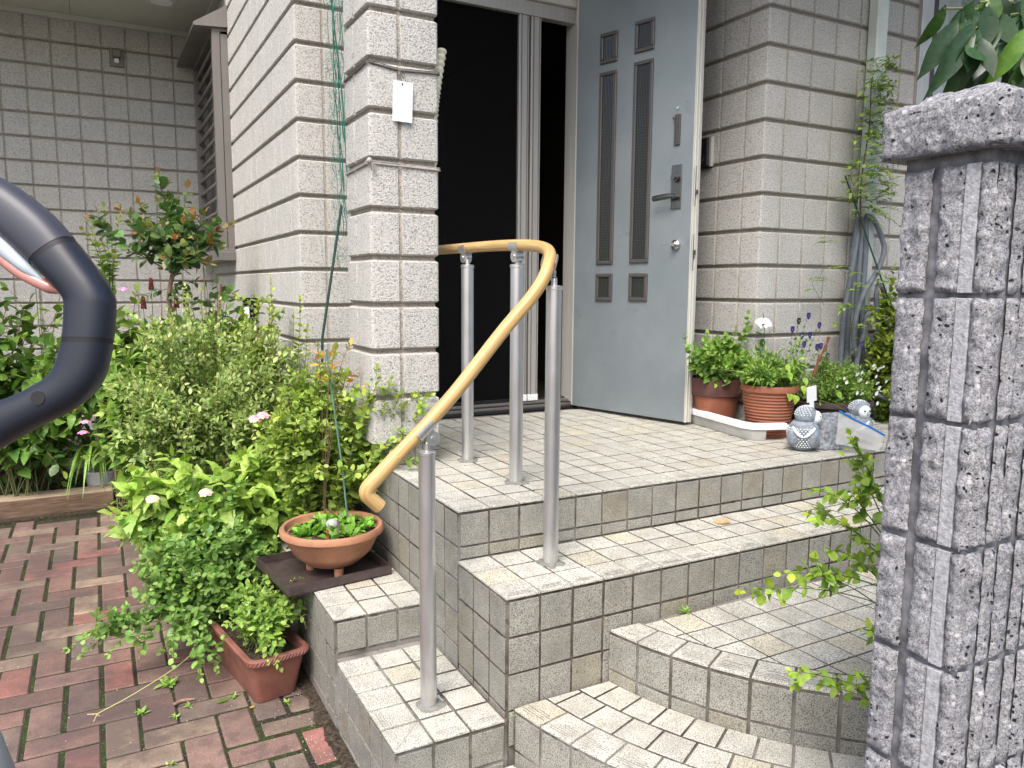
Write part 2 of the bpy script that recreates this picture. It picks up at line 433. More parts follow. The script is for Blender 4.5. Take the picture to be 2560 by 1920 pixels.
M['owl_trunk'] = simple('grey_bark_resin', (.24, .26, .29), .85, var=.6, sc=70, bsc=110, bd=.01)
M['blue'] = simple('blue_strip', (.01, .15, .50), .4)
M['gloss_black'] = simple('gloss_black', (.01, .01, .01), .1)
def mk_screen():
    k = NB('insect_screen'); k.fin((.0025, .0025, .003), .8, 0, None, .1)
    tr = k.n('BsdfTransparent'); mx = k.n('MixShader'); mx.inputs[0].default_value = .9
    out = k.t.nodes['Material Output']
    k.l(tr.outputs[0], mx.inputs[1]); k.l(k.b.outputs[0], mx.inputs[2]); k.l(mx.outputs[0], out.inputs[0]); return k.m
M['screen'] = mk_screen()
def mk_bag():
    k = NB('clear_bag'); k.fin((.55, .56, .54), .25, 0, k.bump(k.noise(25, 3), .6, .01))
    tr = k.n('BsdfTransparent'); mx = k.n('MixShader'); mx.inputs[0].default_value = .45
    out = k.t.nodes['Material Output']
    k.l(tr.outputs[0], mx.inputs[1]); k.l(k.b.outputs[0], mx.inputs[2]); k.l(mx.outputs[0], out.inputs[0]); return k.m
M['bag'] = mk_bag()
def mk_glass():
    k = NB('window_glass'); k.fin((.03, .035, .035), .05, 0, None, .8); return k.m
M['glass'] = mk_glass()
def mk_leaf(name='leaf', rough=.45, trans=.35):
    k = NB(name)
    c = k.mix(k.ramp(k.noise(70, 2), [(.3, 0.), (.7, 1.)]), (1.0, 1.05, 1.0), (1.65, 1.6, 1.55)); c = k.mix(1., c, k.tint(), 'MULTIPLY')
    k.fin(c, rough, 0, None, .35)
    tl = k.n('BsdfTranslucent'); mx = k.n('MixShader'); mx.inputs[0].default_value = trans
    br = k.mix(1., c, (1.25, 1.35, .7), 'MULTIPLY'); k.l(br, tl.inputs[0])
    out = k.t.nodes['Material Output']
    k.l(k.b.outputs[0], mx.inputs[1]); k.l(tl.outputs[0], mx.inputs[2]); k.l(mx.outputs[0], out.inputs[0]); return k.m
M['leaf'] = mk_leaf('leaf', .42, .28); M['leaf_gloss'] = mk_leaf('glossy_leaf', .28, .22)

# ------------------------------------------------------------ ground
ZG = -.76
g = MB(); g.box(-60, 60, -60, 60, ZG - .5, ZG - .06); tag(g.build('street_ground', M['asphalt']), kind='structure')
g = MB(); g.box(-3.6, -.33, 3.30, 4.75, ZG - .05, ZG + .015); g.box(-.52, .0, 1.0, 4.75, ZG - .04, ZG + .02); tag(g.build('garden_soil', M['soil']), kind='structure')
def pavers():
    b = MB(); b.box(-3.6, -.331, -2.6, 3.30, ZG - .055, ZG - .006, mat=1)
    u = .1125; ox, oy = -1.117, .525 - 3 * u
    pal = [(0.322, 0.136, 0.111), (0.22, 0.123, 0.099), (0.166, 0.095, 0.078), (0.274, 0.201, 0.146), (0.341, 0.253, 0.176), (0.183, 0.133, 0.105), (0.212, 0.127, 0.105), (0.246, 0.152, 0.122), (0.241, 0.18, 0.135), (0.158, 0.103, 0.086), (0.195, 0.148, 0.114)]
    r = random.Random(5)
    for i in range(-24, 8):
        for j in range(-28, 27):
            d = (i - j) % 4
            x0, y0 = ox + i * u, oy + j * u
            if d == 0: x1, y1 = x0 + 2 * u, y0 + u
            elif d == 3: x1, y1 = x0 + u, y0 + 2 * u
            else: continue
            if x0 < -3.5 or x1 > -.2 or y0 < -2.5 or y1 > 3.34: continue
            c = pal[r.randrange(len(pal))]; k_ = r.uniform(.75, 1.1); c = tuple(q_ * k_ for q_ in c)
            gx = .008 + (.004 if x0 < -.9 else -.003); gy = .0058
            dz = r.uniform(-.0025, .002)
            if x0 > -.62 and y0 < .4: dz -= .004; gx += .003; gy += .003
            near = x0 > -.75 and y0 < .45
            xr = min(x1 - gx * .6, -.345)
            if xr < x0 + .03: continue
            b.box(x0 + gx * .6, xr, y0 + gy, y1 - gy, ZG - .04, ZG + dz, ch=.009 if near else .0045, col=c)
    tag(b.build('brick_paving', [M['paver'], M['moss']], smooth=False), kind='structure')
pavers()
# debris on the paving: grit along the steps
b = MB(); r = random.Random(9)
for k_ in range(900):
    if r.random() < .6: x = -.345 - abs(r.gauss(0, .10)); y = r.uniform(-.35, 1.2)
    else: x = r.uniform(-1.8, -.4); y = r.uniform(-.1, 3.3)
    s_ = r.uniform(.0008, .003); z = ZG + .0005; a = r.uniform(0, 3); c = r.choice([(.5, .42, .32), (.12, .09, .07), (.3, .22, .15), (.45, .42, .38), (.06, .045, .035)])
    ca, sa = math.cos(a) * s_, math.sin(a) * s_
    b.add([(x - ca, y - sa, z), (x + sa, y - ca, z), (x + ca, y + sa, z), (x - sa, y + ca, z), (x, y, z + s_ * .8)], [(0, 1, 4), (1, 2, 4), (2, 3, 4), (3, 0, 4)], c)
for k_ in range(34):
    y = -.33 + 1.3 * k_ / 33
b2 = MB(); n2 = 90; L = [(-.3285, -.36 + 1.36 * i / n2) for i in range(n2 + 1)]; Rr_ = [(-.352 - .022 * (1 + noise.noise(Vector((i * .23, 3, 1)))) - .010 * noise.noise(Vector((i * .9, 1, 1))), -.36 + 1.36 * i / n2) for i in range(n2 + 1)]
b2.add([(x, y, ZG + .007) for x, y in L] + [(x * .5 - .165, y, ZG + .008) for x, y in Rr_] + [(x, y, ZG + .0008) for x, y in Rr_], [(i, i + 1, n2 + 2 + i, n2 + 1 + i) for i in range(n2)] + [(n2 + 1 + i, n2 + 2 + i, 2 * n2 + 3 + i, 2 * n2 + 2 + i) for i in range(n2)])
tag(b2.build('soil_strip', M['soil'], smooth=True), kind='structure')
tag(b.build('ground_litter', M['petal']), 'scattered grit, soil crumbs and plant litter on the brick paving', 'litter', kind='stuff')

# ------------------------------------------------------------ tiled porch and steps
porch = thing('tiled_porch', 'beige speckled tile porch with straight and curved steps up to the open door', 'steps', (0, 0, -.76))
rt = random.Random(3)
def tcol(base=1.0, v=.07):
    k_ = base * rt.uniform(1 - v, 1 + v * .7); t = rt.random()
    if t < .12: return (k_ * 1.0, k_ * .96, k_ * .86)
    return (k_, k_ * 1.0, k_ * .985)
def gtiles(b, O, U, Vv, N, us, vs, gap=.0078, th=.006, base=1., skip=None):
    O = np.array(O, float); U = nrm(U); Vv = nrm(Vv); N = nrm(N)
    for i in range(len(us) - 1):
        for j in range(len(vs) - 1):
            if skip and skip(us[i], us[i + 1], vs[j], vs[j + 1]): continue
            g_ = gap / 2 * rt.uniform(.7, 1.25)
            a, b_, c, d = us[i] + g_, us[i + 1] - g_, vs[j] + g_, vs[j + 1] - g_
            if b_ - a < .006 or d - c < .006: continue
            jz = lambda: rt.uniform(-.0006, .0006)
            up_ = N[2] > .9; sd_ = 0 if (up_ and (i == 0 or j == 0)) else 1
            if up_ and i == 0: a = us[0] - .0015
            if up_ and j == 0: c = vs[0] - .0015
            P = [O + U * (a + jz()) + Vv * (c + jz()), O + U * (b_ + jz()) + Vv * (c + jz()), O + U * (b_ + jz()) + Vv * (d + jz()), O + U * (a + jz()) + Vv * (d + jz())]
            b.slab(P, N, th + rt.uniform(-.0005, .0005), .0014, tcol(base), side=sd_)
def lines_(b, P0, P1, N, inw, n=4, sp=.0075, start=.010, wd=1.):
    # anti-slip ribs near a nosing
    P0 = np.array(P0, float); P1 = np.array(P1, float); N = nrm(N); inw = nrm(inw); e = nrm(P1 - P0); L = np.linalg.norm(P1 - P0)
    for k_ in range(n):
        a = .008 + rt.uniform(0, .02); z = L - .008 - rt.uniform(0, .02)
        off = start + k_ * sp
        segs = rt.choice([1, 1, 2, 3]); cuts = sorted([a, z] + [rt.uniform(a, z) for _ in range(segs - 1)])
        for s_ in range(len(cuts) - 1):
            if segs > 1 and rt.random() < .3: continue
            p = P0 + e * cuts[s_] + inw * off; q_ = P0 + e * (cuts[s_ + 1] - .002) + inw * (off + rt.uniform(-.0005, .0005)); hw = inw * rt.uniform(.0002, .0006) * wd
            b.add([p - hw, q_ - hw, q_ + hw, p + hw], [(0, 1, 2, 3)] if np.dot(np.cross(q_ - p, hw), N) > 0 else [(3, 2, 1, 0)], (.9, .85, .8), 1)
            for t_ in range(len(b.V) - 4, len(b.V)): b.V[t_] = tuple(np.array(b.V[t_]) + N * .0006)
TM = [M['tile'], M['grout']]
H = .161
# landing
b = MB()
b.box(0.006, 3.4, 0.006, 1.60, -.9, -.0065, mat=1)
xs = [k_ * T for k_ in range(0, 31)]; ys = [k_ * T for k_ in range(0, 15)]
gtiles(b, (0, 0, -.0065), (1, 0, 0), (0, 1, 0), (0, 0, 1), xs, ys, base=1.0)
for k_ in range(30): lines_(b, (k_ * T, 0, 0), ((k_ + 1) * T, 0, 0), (0, 0, 1), (0, 1, 0))
for k_ in range(1, 6): lines_(b, (0, k_ * T, 0), (0, (k_ + 1) * T, 0), (0, 0, 1), (1, 0, 0))
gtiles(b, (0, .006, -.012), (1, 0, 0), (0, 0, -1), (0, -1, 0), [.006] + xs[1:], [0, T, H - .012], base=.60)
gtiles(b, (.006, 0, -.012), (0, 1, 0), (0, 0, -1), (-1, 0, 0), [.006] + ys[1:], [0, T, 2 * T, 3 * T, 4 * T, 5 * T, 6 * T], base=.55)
b.build('landing', TM, porch)
# upper straight step
b = MB(); y0 = -3 * T
b.box(.006, 3.4, y0 + .006, .004, -.9, -H - .0065, mat=1)
yy = [y0, y0 + T, y0 + 2 * T, y0 + 3 * T]
gtiles(b, (0, 0, -H - .0065), (1, 0, 0), (0, 1, 0), (0, 0, 1), xs, yy, base=1.04)
for k_ in range(30): lines_(b, (k_ * T, y0, -H), ((k_ + 1) * T, y0, -H), (0, 0, 1), (0, 1, 0), wd=1.7)
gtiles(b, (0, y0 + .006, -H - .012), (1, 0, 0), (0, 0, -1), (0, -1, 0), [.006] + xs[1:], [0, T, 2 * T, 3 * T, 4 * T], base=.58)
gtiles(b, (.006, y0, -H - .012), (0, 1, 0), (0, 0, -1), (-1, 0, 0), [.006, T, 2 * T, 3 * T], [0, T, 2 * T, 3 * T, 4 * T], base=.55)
b.build('upper_step', TM, porch)
# curved steps
CC = (1.41, -.12)
def pol(r_, a): return (CC[0] + r_ * math.cos(a), CC[1] + r_ * math.sin(a))
def arc_step(name, Ro, z, a0, a1, rings, ymax, interior=False):
    b = MB(); Rb = Ro - .008
    n = 60; angs = [a0 - .12 + (a1 - a0 + .12) * k_ / n for k_ in range(n + 1)]
    outer = [pol(Rb, a) for a in angs]; poly = outer + [(CC[0] + .6, ymax), ]
    poly = outer + [(outer[-1][0] + .3, ymax)]
    poly = clip(poly, (0, ymax), (0, 1))
    top = [(p[0], p[1], z - .0065) for p in poly]; bot = [(p[0], p[1], -.9) for p in poly]; k_ = len(poly)
    b.add(top + bot, [tuple(range(k_))] + [(i, k_ + i, k_ + (i + 1) % k_, (i + 1) % k_) for i in range(k_)], mat=1)
    Rr = Ro; w_ = .1085
    for ri in range(rings):
        Ri = Rr - w_; dth = .1105 / Ro; ph = 0 if ri % 2 == 0 else .5
        i = -2
        while True:
            t0 = a0 + (i + ph) * dth; t1 = t0 + dth; i += 1
            if t0 > a1: break
            P = [pol(Ri, t0), pol(Rr, t0), pol(Rr, t1), pol(Ri, t1)]
            P = clip(P, (0, ymax - .004), (0, 1))
            if len(P) < 3 or area(P) < .0008: continue
            P = shrink(P, .0036)
            if len(P) < 3: continue
            b.slab([(p[0], p[1], z - .0065) for p in P], (0, 0, 1), .0065, .0015, tcol(1.04), side=(0 if ri == 0 else 1))
            if ri == 0 and t0 > a0 - .01:
                p0, p1 = pol(Ro, t0), pol(Ro, t1); mid = (t0 + t1) / 2
                lines_(b, (*p0, z), (*p1, z), (0, 0, 1), (-math.cos(mid), -math.sin(mid), 0), n=5, sp=.009, start=.018, wd=rt.choice([1., 1.6, 2.4]))
        Rr = Ri
    if interior:
        nseg = 64; cir = [pol(Rr, 2 * PI * k2 / nseg) for k2 in range(nseg)]
        for i in range(-2, 20):
            for j in range(-10, 1):
                x0, yb = .637 + (i - 5) * .1085, -.347 + (j - 1) * .1085
                P = [(x0, yb), (x0 + .1085, yb), (x0 + .1085, yb + .1085), (x0, yb + .1085)]
                P = clip(P, (0, ymax - .004), (0, 1))
                for k2 in range(nseg):
                    if len(P) < 3: break
                    p = cir[k2]; q2 = cir[(k2 + 1) % nseg]; nn = ((q2[1] - p[1]), -(q2[0] - p[0]))
                    P = clip(P, p, nn)
                if len(P) < 3 or area(P) < .0006: continue
                P = shrink(P, .0028)
                if len(P) >= 3: b.slab([(p[0], p[1], z - .0065) for p in P], (0, 0, 1), .0065, .0014, tcol(1.04))
    # riser tiles
    dth = .1105 / Ro; i = 0
    while True:
        t0 = a0 + i * dth; t1 = t0 + dth; i += 1
        if t0 > a1: break
        g_ = .0045 / Ro
        A = pol(Rb, t0 + g_); B = pol(Rb, t1 - g_); mid = (t0 + t1) / 2
        for (za, zb) in ((z - .016, z - .016 - .105), (z - .016 - .112, z - .22)):
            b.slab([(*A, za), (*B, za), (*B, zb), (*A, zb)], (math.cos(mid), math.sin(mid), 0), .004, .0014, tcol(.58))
    return b.build(name, TM, porch)
YF = -3 * T - .002
arc_step('curved_step', 1.09, -2 * H, math.radians(190.9), math.radians(275), 1, YF, True)
arc_step('curved_step', 1.41, -3 * H, math.radians(188.8), math.radians(275), 3, YF)
arc_step('curved_step', 1.74, -4 * H, math.radians(187.5), math.radians(275), 3, YF - .012)
# side block, two levels
xb, ybk, zb, yu, zu = -3.05 * T, -3.085 * T, -.510, 2.22 * T, -.379
b = MB()
b.box(xb + .006, .003, ybk + .006, yu, -.9, zb - .0065, mat=1)
ys_ = [ybk + k_ * T for k_ in range(6)]
gtiles(b, (xb, 0, zb - .0065), (1, 0, 0), (0, 1, 0), (0, 0, 1), [0, T, 2 * T, 3 * T], ys_, gap=.009, base=1.05)
for k_ in range(5): lines_(b, (xb, ys_[k_], zb), (xb, ys_[k_ + 1], zb), (0, 0, 1), (1, 0, 0), n=5)
for k_ in range(1, 3): lines_(b, (xb + k_ * T, ybk, zb), (xb + (k_ + 1) * T, ybk, zb), (0, 0, 1), (0, 1, 0), n=4)
b.add([(xb + .004, ybk + .004, zb + .0006), (xb + .0055, ybk + .004, zb + .0006), (xb + T - .008, ybk + T - .008, zb + .0006), (xb + T - .0095, ybk + T - .008, zb + .0006)], [(0, 1, 2, 3)], mat=1)
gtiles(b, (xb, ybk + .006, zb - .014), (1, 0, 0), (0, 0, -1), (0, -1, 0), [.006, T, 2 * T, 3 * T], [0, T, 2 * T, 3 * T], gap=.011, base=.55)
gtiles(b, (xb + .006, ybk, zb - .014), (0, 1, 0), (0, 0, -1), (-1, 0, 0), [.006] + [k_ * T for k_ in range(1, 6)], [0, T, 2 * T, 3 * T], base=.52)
b.build('side_block', TM, porch)
b = MB()
b.box(xb + .006, .003, yu + .006, 1.6, -.9, zu - .0065, mat=1)
ys_ = [yu + k_ * T for k_ in range(13)]
gtiles(b, (xb, 0, zu - .0065), (1, 0, 0), (0, 1, 0), (0, 0, 1), [0, T, 2 * T, 3 * T], ys_, gap=.008, base=1.0)
for k_ in range(4): lines_(b, (xb, ys_[k_], zu), (xb, ys_[k_ + 1], zu), (0, 0, 1), (1, 0, 0), n=5)
b.add([(xb + .004, yu + .004, zu + .0006), (xb + .0055, yu + .004, zu + .0006), (xb + T - .008, yu + T - .008, zu + .0006), (xb + T - .0095, yu + T - .008, zu + .0006)], [(0, 1, 2, 3)], mat=1)
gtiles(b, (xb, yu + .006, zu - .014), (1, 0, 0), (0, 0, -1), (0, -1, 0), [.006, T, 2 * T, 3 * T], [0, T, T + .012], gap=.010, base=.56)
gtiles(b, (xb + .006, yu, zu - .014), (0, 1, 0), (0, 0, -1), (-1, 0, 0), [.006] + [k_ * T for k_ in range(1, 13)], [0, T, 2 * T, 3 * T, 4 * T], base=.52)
b.build('side_block', TM, porch)
# plinth under the pillar
b = MB(); b.box(.004, .144, .652, .90, -.002, .104, mat=1)
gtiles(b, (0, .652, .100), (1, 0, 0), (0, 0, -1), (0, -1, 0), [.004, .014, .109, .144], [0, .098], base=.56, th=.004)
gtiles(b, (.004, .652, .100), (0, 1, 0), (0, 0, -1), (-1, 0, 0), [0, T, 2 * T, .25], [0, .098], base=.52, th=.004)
b.build('pillar_plinth', TM, porch)
# cement collars round the handrail posts
for (x, y, z) in ((.318, .614, 0), (.326, .224, 0), (.247, -.146, -H), (-.165, -.168, zb)):
    b = MB(); b.disc((x, y, z + .0003), .042, 26, .35, .005); b.build('cement_collar', M['cement'], porch, smooth=True)

# ------------------------------------------------------------ house
house = thing('house', 'pale grey block-patterned stucco house front with recessed entrance', 'house', (0, 1.6, -.76))
def profile_plan(pts, joints, rad=.012, closed=False, nd_=.0075):
    """pts: plan corners; joints: per segment list of distances from the segment start; returns list of (out, in) points"""
    n = len(pts); segs = n if closed else n - 1; dirs = []
    for i in range(segs):
        a, c = pts[i], pts[(i + 1) % n]; L = math.hypot(c[0] - a[0], c[1] - a[1]); dirs.append(((c[0] - a[0]) / L, (c[1] - a[1]) / L, L))
    out = []
    DI = .013
    def put(p, nx, ny, off=0.): out.append(((p[0] - nx * off, p[1] - ny * off), (p[0] - nx * DI, p[1] - ny * DI)))
    for i in range(segs):
        dx, dy, L = dirs[i]; nx, ny = dy, -dx      # outward normal = right of travel
        a = pts[i]
        conv0 = conv1 = None
        if closed or i > 0:
            pd = dirs[i - 1]; conv0 = pd[0] * dy - pd[1] * dx
        if closed or i < segs - 1:
            nd = dirs[(i + 1) % segs]; conv1 = dx * nd[1] - dy * nd[0]
        s0 = rad if (conv0 is not None and conv0 > .1) else 0.
        s1 = L - (rad if (conv1 is not None and conv1 > .1) else 0.)
        put((a[0] + dx * s0, a[1] + dy * s0), nx, ny)
        for j in joints[i]:
            for ds, off in ((-.009, 0), (-.0045, nd_), (.0045, nd_), (.009, 0)):
                put((a[0] + dx * (j + ds), a[1] + dy * (j + ds)), nx, ny, off)
        put((a[0] + dx * s1, a[1] + dy * s1), nx, ny)
        if conv1 is not None and conv1 > .1:
            c = pts[(i + 1) % n]; nd = dirs[(i + 1) % segs]
            n2 = (nd[1], -nd[0])
            cc = (c[0] - nx * rad - n2[0] * rad, c[1] - ny * rad - n2[1] * rad)
            for t in (.33, .67):
                vx, vy = nx * math.cos(t * PI / 2) + n2[0] * math.sin(t * PI / 2), ny * math.cos(t * PI / 2) + n2[1] * math.sin(t * PI / 2)
                out.append(((cc[0] + vx * rad, cc[1] + vy * rad), (cc[0] + vx * (rad - DI), cc[1] + vy * (rad - DI))))
    return out
def course_wall(name, pts, joints, zlo, zhi, z0, pitch, parent, closed=False, rad=.012, gr=.009, nd_=.0075):
    prof = profile_plan(pts, joints, rad, closed, nd_); zl = [(zlo, 0)]
    k_ = math.ceil((zlo - z0) / pitch + .15)
    while z0 + k_ * pitch < zhi - .03:
        zj = z0 + k_ * pitch
        zl += [(zj - gr - .004, 0), (zj - gr, .35), (zj - gr * .6, 1), (zj + gr * .6, 1), (zj + gr, .35), (zj + gr + .004, 0)]; k_ += 1
    zl.append((zhi, 0)); P = []; n = len(prof); CC_ = []
    for z, f in zl:
        for (o, i_) in prof:
            P.append((o[0] * (1 - f) + i_[0] * f, o[1] * (1 - f) + i_[1] * f, z)); dn = 1 if math.hypot(o[0] - i_[0], o[1] - i_[1]) > .0105 else .0
            CC_.append((.55, .51, .45) if f == 1 else ((.80, .76, .70) if dn == 0. else (1, 1, 1)))
    F = []; m_ = n if closed else n - 1
    for a in range(len(zl) - 1):
        for c in range(m_):
            d = (c + 1) % n; F.append((a * n + c, a * n + d, (a + 1) * n + d, (a + 1) * n + c))
    if closed: F += [tuple(range(n))[::-1], tuple((len(zl) - 1) * n + c for c in range(n))]
    return link_mesh(name, P, F, M['stucco'], parent, CC_, None, True, 30)
mod = lambda L, first, step: [first + i * step for i in range(int((L - first - .02) / step) + 1)]
# wall chains travel so that the outside is on the right-hand side of travel -> use left-to-right fronts
course_wall('pillar', [(-.065, .92), (-.065, .62), (.205, .62), (.205, .92)], [[.13], [.117], [.13], []], .098, 3.2, .098, .1725, house, True, .016, .011)
# back wall, side wall and the front return left of the entrance
XS = -.089
bx = [(-4.2, 4.65), (XS, 4.65)]
course_wall('back_wall', bx, [[4.2 - .159 - .1635 * k_ for k_ in range(24, -1, -1)]], -.45, 3.2, 1.395 - 10 * .172, .172, house, False, .012, .009)
course_wall('side_wall', [(XS, 4.65), (XS, 1.62), (.41, 1.62)], [[4.65 - 1.766 - .1695 * k_ for k_ in range(16, -1, -1)], [.131 + .17 * k_ for k_ in range(2)]], -.45, 3.2, .0715, .172, house, False, .014, .010, .003)
b = MB(); b.box(-4.2, XS - .02, 4.66, 4.75, ZG - .1, -.44); b.box(XS + .02, .1, 1.65, 4.66, ZG - .1, -.44); b.build('foundation', M['concrete'], house)
course_wall('entrance_wall', [(1.47, 1.6), (1.905, 1.6)], [[.11, .28]], 0., 3.2, 1.484 - 9 * .1725, .1725, house)
course_wall('right_wall', [(1.905, 1.6), (1.905, .672), (2.985, .672)],
            [[1.6 - 1.476, 1.6 - 1.31, 1.6 - 1.14, 1.6 - .976, 1.6 - .803], [.131, .296, .461, .632, .80, .955]], -.3, 3.2, 1.484 - 11 * .1725, .1725, house, False, .014, .010)
course_wall('right_wall', [(2.985, .672), (5.2, .672)], [[.13 + .165 * k_ for k_ in range(13)]], -.3, .95, 1.484 - 11 * .1725, .1725, house)
# door frame, header, threshold, interior
b = MB()
b.box(1.425, 1.475, 1.575, 1.70, .03, 2.40, .002); b.box(.40, .45, 1.60, 1.70, .03, 2.40, .002)
b.box(.45, 1.425, 1.58, 1.70, 2.175, 2.40, .002)
fr = b.build('door_frame', M['alu_light'], house)
b = MB()
b.box(.40, 1.45, 1.560, 1.585, .001, .016, .001, mat=1); b.box(.40, 1.45, 1.585, 1.60, .001, .028, .001, mat=0); b.box(.40, 1.45, 1.60, 1.615, .001, .034, .001, mat=1)
b.box(.40, 1.44, 1.615, 1.66, .001, .046, .002, mat=0); b.box(.40, 1.44, 1.66, 1.70, .001, .052, .001, mat=1)
b.build('threshold', [M['bronze'], M['black']], house)
b = MB()
for (x0, x1) in ((1.084, 1.144), (1.156, 1.216)):
    b.box(x0, x1, 1.615, 1.655, .085, 2.172, .002, mat=0); b.box(x0 + .012, x0 + .016, 1.611, 1.616, .085, 2.172, mat=2); b.box(x1 - .012, x1 - .009, 1.611, 1.616, .085, 2.172, mat=2)
    b.box(x0 - .001, x1 + .001, 1.610, 1.656, .050, .086, .002, mat=1)
b.box(.45, 1.425, 1.605, 1.66, 2.10, 2.173, .002)
sf = b.build('screen_frame', [M['alu_frame'], M['white_plastic'], M['bronze']], house)
b = MB(); b.add([(.45, 1.636, .06), (1.084, 1.636, .06), (1.084, 1.636, 2.11), (.45, 1.636, 2.11)], [(0, 1, 2, 3)]); b.build('insect_screen', M['screen'], sf)
b = MB()
for k_ in range(46): x = .635 + k_ * .0098; b.box(x, x + .006, 1.628, 1.634, .052, .066)
b.build('screen_hem', M['black'], sf)
b = MB()
b.add([(.40, 1.70, .0), (1.90, 1.70, 0), (1.90, 4.5, 0), (.40, 4.5, 0)], [(0, 1, 2, 3)])
b.add([(.40, 1.70, 2.5), (1.90, 1.70, 2.5), (1.90, 4.5, 2.5), (.40, 4.5, 2.5)], [(3, 2, 1, 0)])
b.add([(.40, 4.5, 0), (1.90, 4.5, 0), (1.90, 4.5, 2.5), (.40, 4.5, 2.5)], [(0, 1, 2, 3)])
b.add([(.40, 1.70, 0), (.40, 4.5, 0), (.40, 4.5, 2.5), (.40, 1.70, 2.5)], [(0, 1, 2, 3)])
b.add([(1.90, 1.70, 0), (1.90, 4.5, 0), (1.90, 4.5, 2.5), (1.90, 1.70, 2.5)], [(3, 2, 1, 0)])
b.add([(1.475, 1.701, 0), (1.90, 1.701, 0), (1.90, 1.701, 2.5), (1.475, 1.701, 2.5)], [(0, 1, 2, 3)])
b.build('entrance_hall', M['interior'], house)
# porch roof with an added front shading slab, car-port soffit
b = MB(); b.box(-.065, 5.6, .64, 6.0, 2.66, 3.2); b.box(1.0, 5.6, .05, .64, 2.665, 3.2); b.build('porch_roof_and_shade_slab', M['soffit'], house)  # second box is out of view, put there to darken the right wall
b = MB(); b.box(-4.2, XS - .03, 3.5, 4.65, 2.62, 2.75)
for x in (-1.0, -2.2): b.box(x - .002, x + .002, 3.5, 4.64, 2.6185, 2.6195, mat=1)
b.box(-4.2, XS - .005, 4.60, 4.648, 2.585, 2.6195, .002); b.box(XS - .05, XS - .002, 3.5, 4.60, 2.60, 2.6195, .002)
sof = b.build('soffit', [M['soffit'], M['joint']], house)
b = MB(); b.lathe([(.001, 0), (.07, 0), (.072, .006), (.085, .006)], (-.44, 3.97, 2.607), 28, mat=1); b.box(-.53, -.35, 3.88, 4.06, 2.612, 2.6195, .002)
b.build('ceiling_light', [M['alu_light'], M['white_plastic']], sof, smooth=True)
# wall socket on the back wall
b = MB(); b.box(-.76, -.665, 4.632, 4.652, 2.30, 2.43, .004); b.box(-.742, -.683, 4.60, 4.634, 2.365, 2.42, .006); b.box(-.738, -.69, 4.612, 4.634, 2.355, 2.366, mat=2); b.box(-.73, -.70, 4.605, 4.634, 2.325, 2.356, .003, mat=1)
for zz in (2.31, 2.42): b.ball((-.712, 4.632, zz), .005, 8, 6, mat=2)
b.build('outdoor_socket', [M['bronze'], M['white_plastic'], M['black']], house)
# side window with hood and security bars
win = thing_w = None
b = MB(); Y0, Y1 = 3.50, 4.52
b.box(-.135, -.087, Y0, Y0 + .05, .90, 2.34, .002); b.box(-.188, -.138, Y0 - .004, Y0 + .05, .92, 2.33, .002)
b.box(-.135, -.087, Y1, Y1 + .06, .90, 2.34, .002); b.box(-.188, -.138, Y1 + .004, Y1 + .05, .92, 2.33, .002)
b.box(-.188, -.087, Y0, Y1 + .05, 2.32, 2.36, .002); b.box(-.215, -.087, Y0 - .03, Y1 + .06, .845, .905, .003); b.box(-.19, -.087, Y0 - .015, Y1 + .05, .90, .925, .002)
wf = b.build('window', M['bronze'], house)
b = MB()
for k_ in range(14): z = .985 + k_ * .098; b.tube([(-.165, Y0 + .03, z), (-.165, Y1 + .02, z)], .0125, 8)
b.build('security_bars', M['bronze'], wf, smooth=True)
b = MB(); b.box(-.100, -.096, Y0 + .05, Y1, .92, 2.33); b.build('window_pane', M['glass'], wf)
b = MB()
for y in (3.85, 4.15): b.box(-.115, -.102, y, y + .035, .92, 2.33)
b.box(-.115, -.102, Y0 + .05, Y1, 1.55, 1.58); b.build('sash', M['bronze'], wf)
b = MB()
b.add([(XS, Y0 - .03, 2.50), (XS, Y1 + .08, 2.50), (-.30, Y1 + .08, 2.365), (-.30, Y0 - .03, 2.365), (XS, Y0 - .03, 2.36), (XS, Y1 + .08, 2.36), (-.30, Y1 + .08, 2.345), (-.30, Y0 - .03, 2.345)],
      [(0, 1, 2, 3), (3, 2, 6, 7), (0, 3, 7, 4), (1, 5, 6, 2), (4, 7, 6, 5)]); b.build('window_hood', M['bronze'], wf)
# right-hand window
b = MB(); b.box(2.985, 3.06, .650, .70, .93, 3.2, .002); b.box(3.06, 3.10, .665, .70, .95, 3.2, .002); b.box(2.985, 5.2, .645, .70, .93, .97, .002)
b.box(3.60, 3.66, .66, .70, .97, 3.2, .002); b.box(3.67, 3.71, .67, .71, .97, 3.2, .002)
wr = b.build('window', M['alu_frame'], house)
b = MB(); b.box(3.10, 3.16, .68, .70, .97, 3.2, .001); b.build('sash', M['tray_dark'], wr)
b = MB(); n = 90; P = []
for i in range(n + 1):
    x = 3.12 + 1.9 * i / n; y = .82 + .022 * math.sin(i * .9) + .008 * math.sin(i * 2.3)
    P += [(x, y, .95), (x, y, 3.15)]
b.add(P, [(2 * i, 2 * i + 2, 2 * i + 3, 2 * i + 1) for i in range(n)]); b.build('curtain', M['curtain'], wr, smooth=True)
b = MB(); b.box(3.10, 5.2, .95, 1.0, .97, 3.2); b.build('room_backdrop', M['interior'], wr)
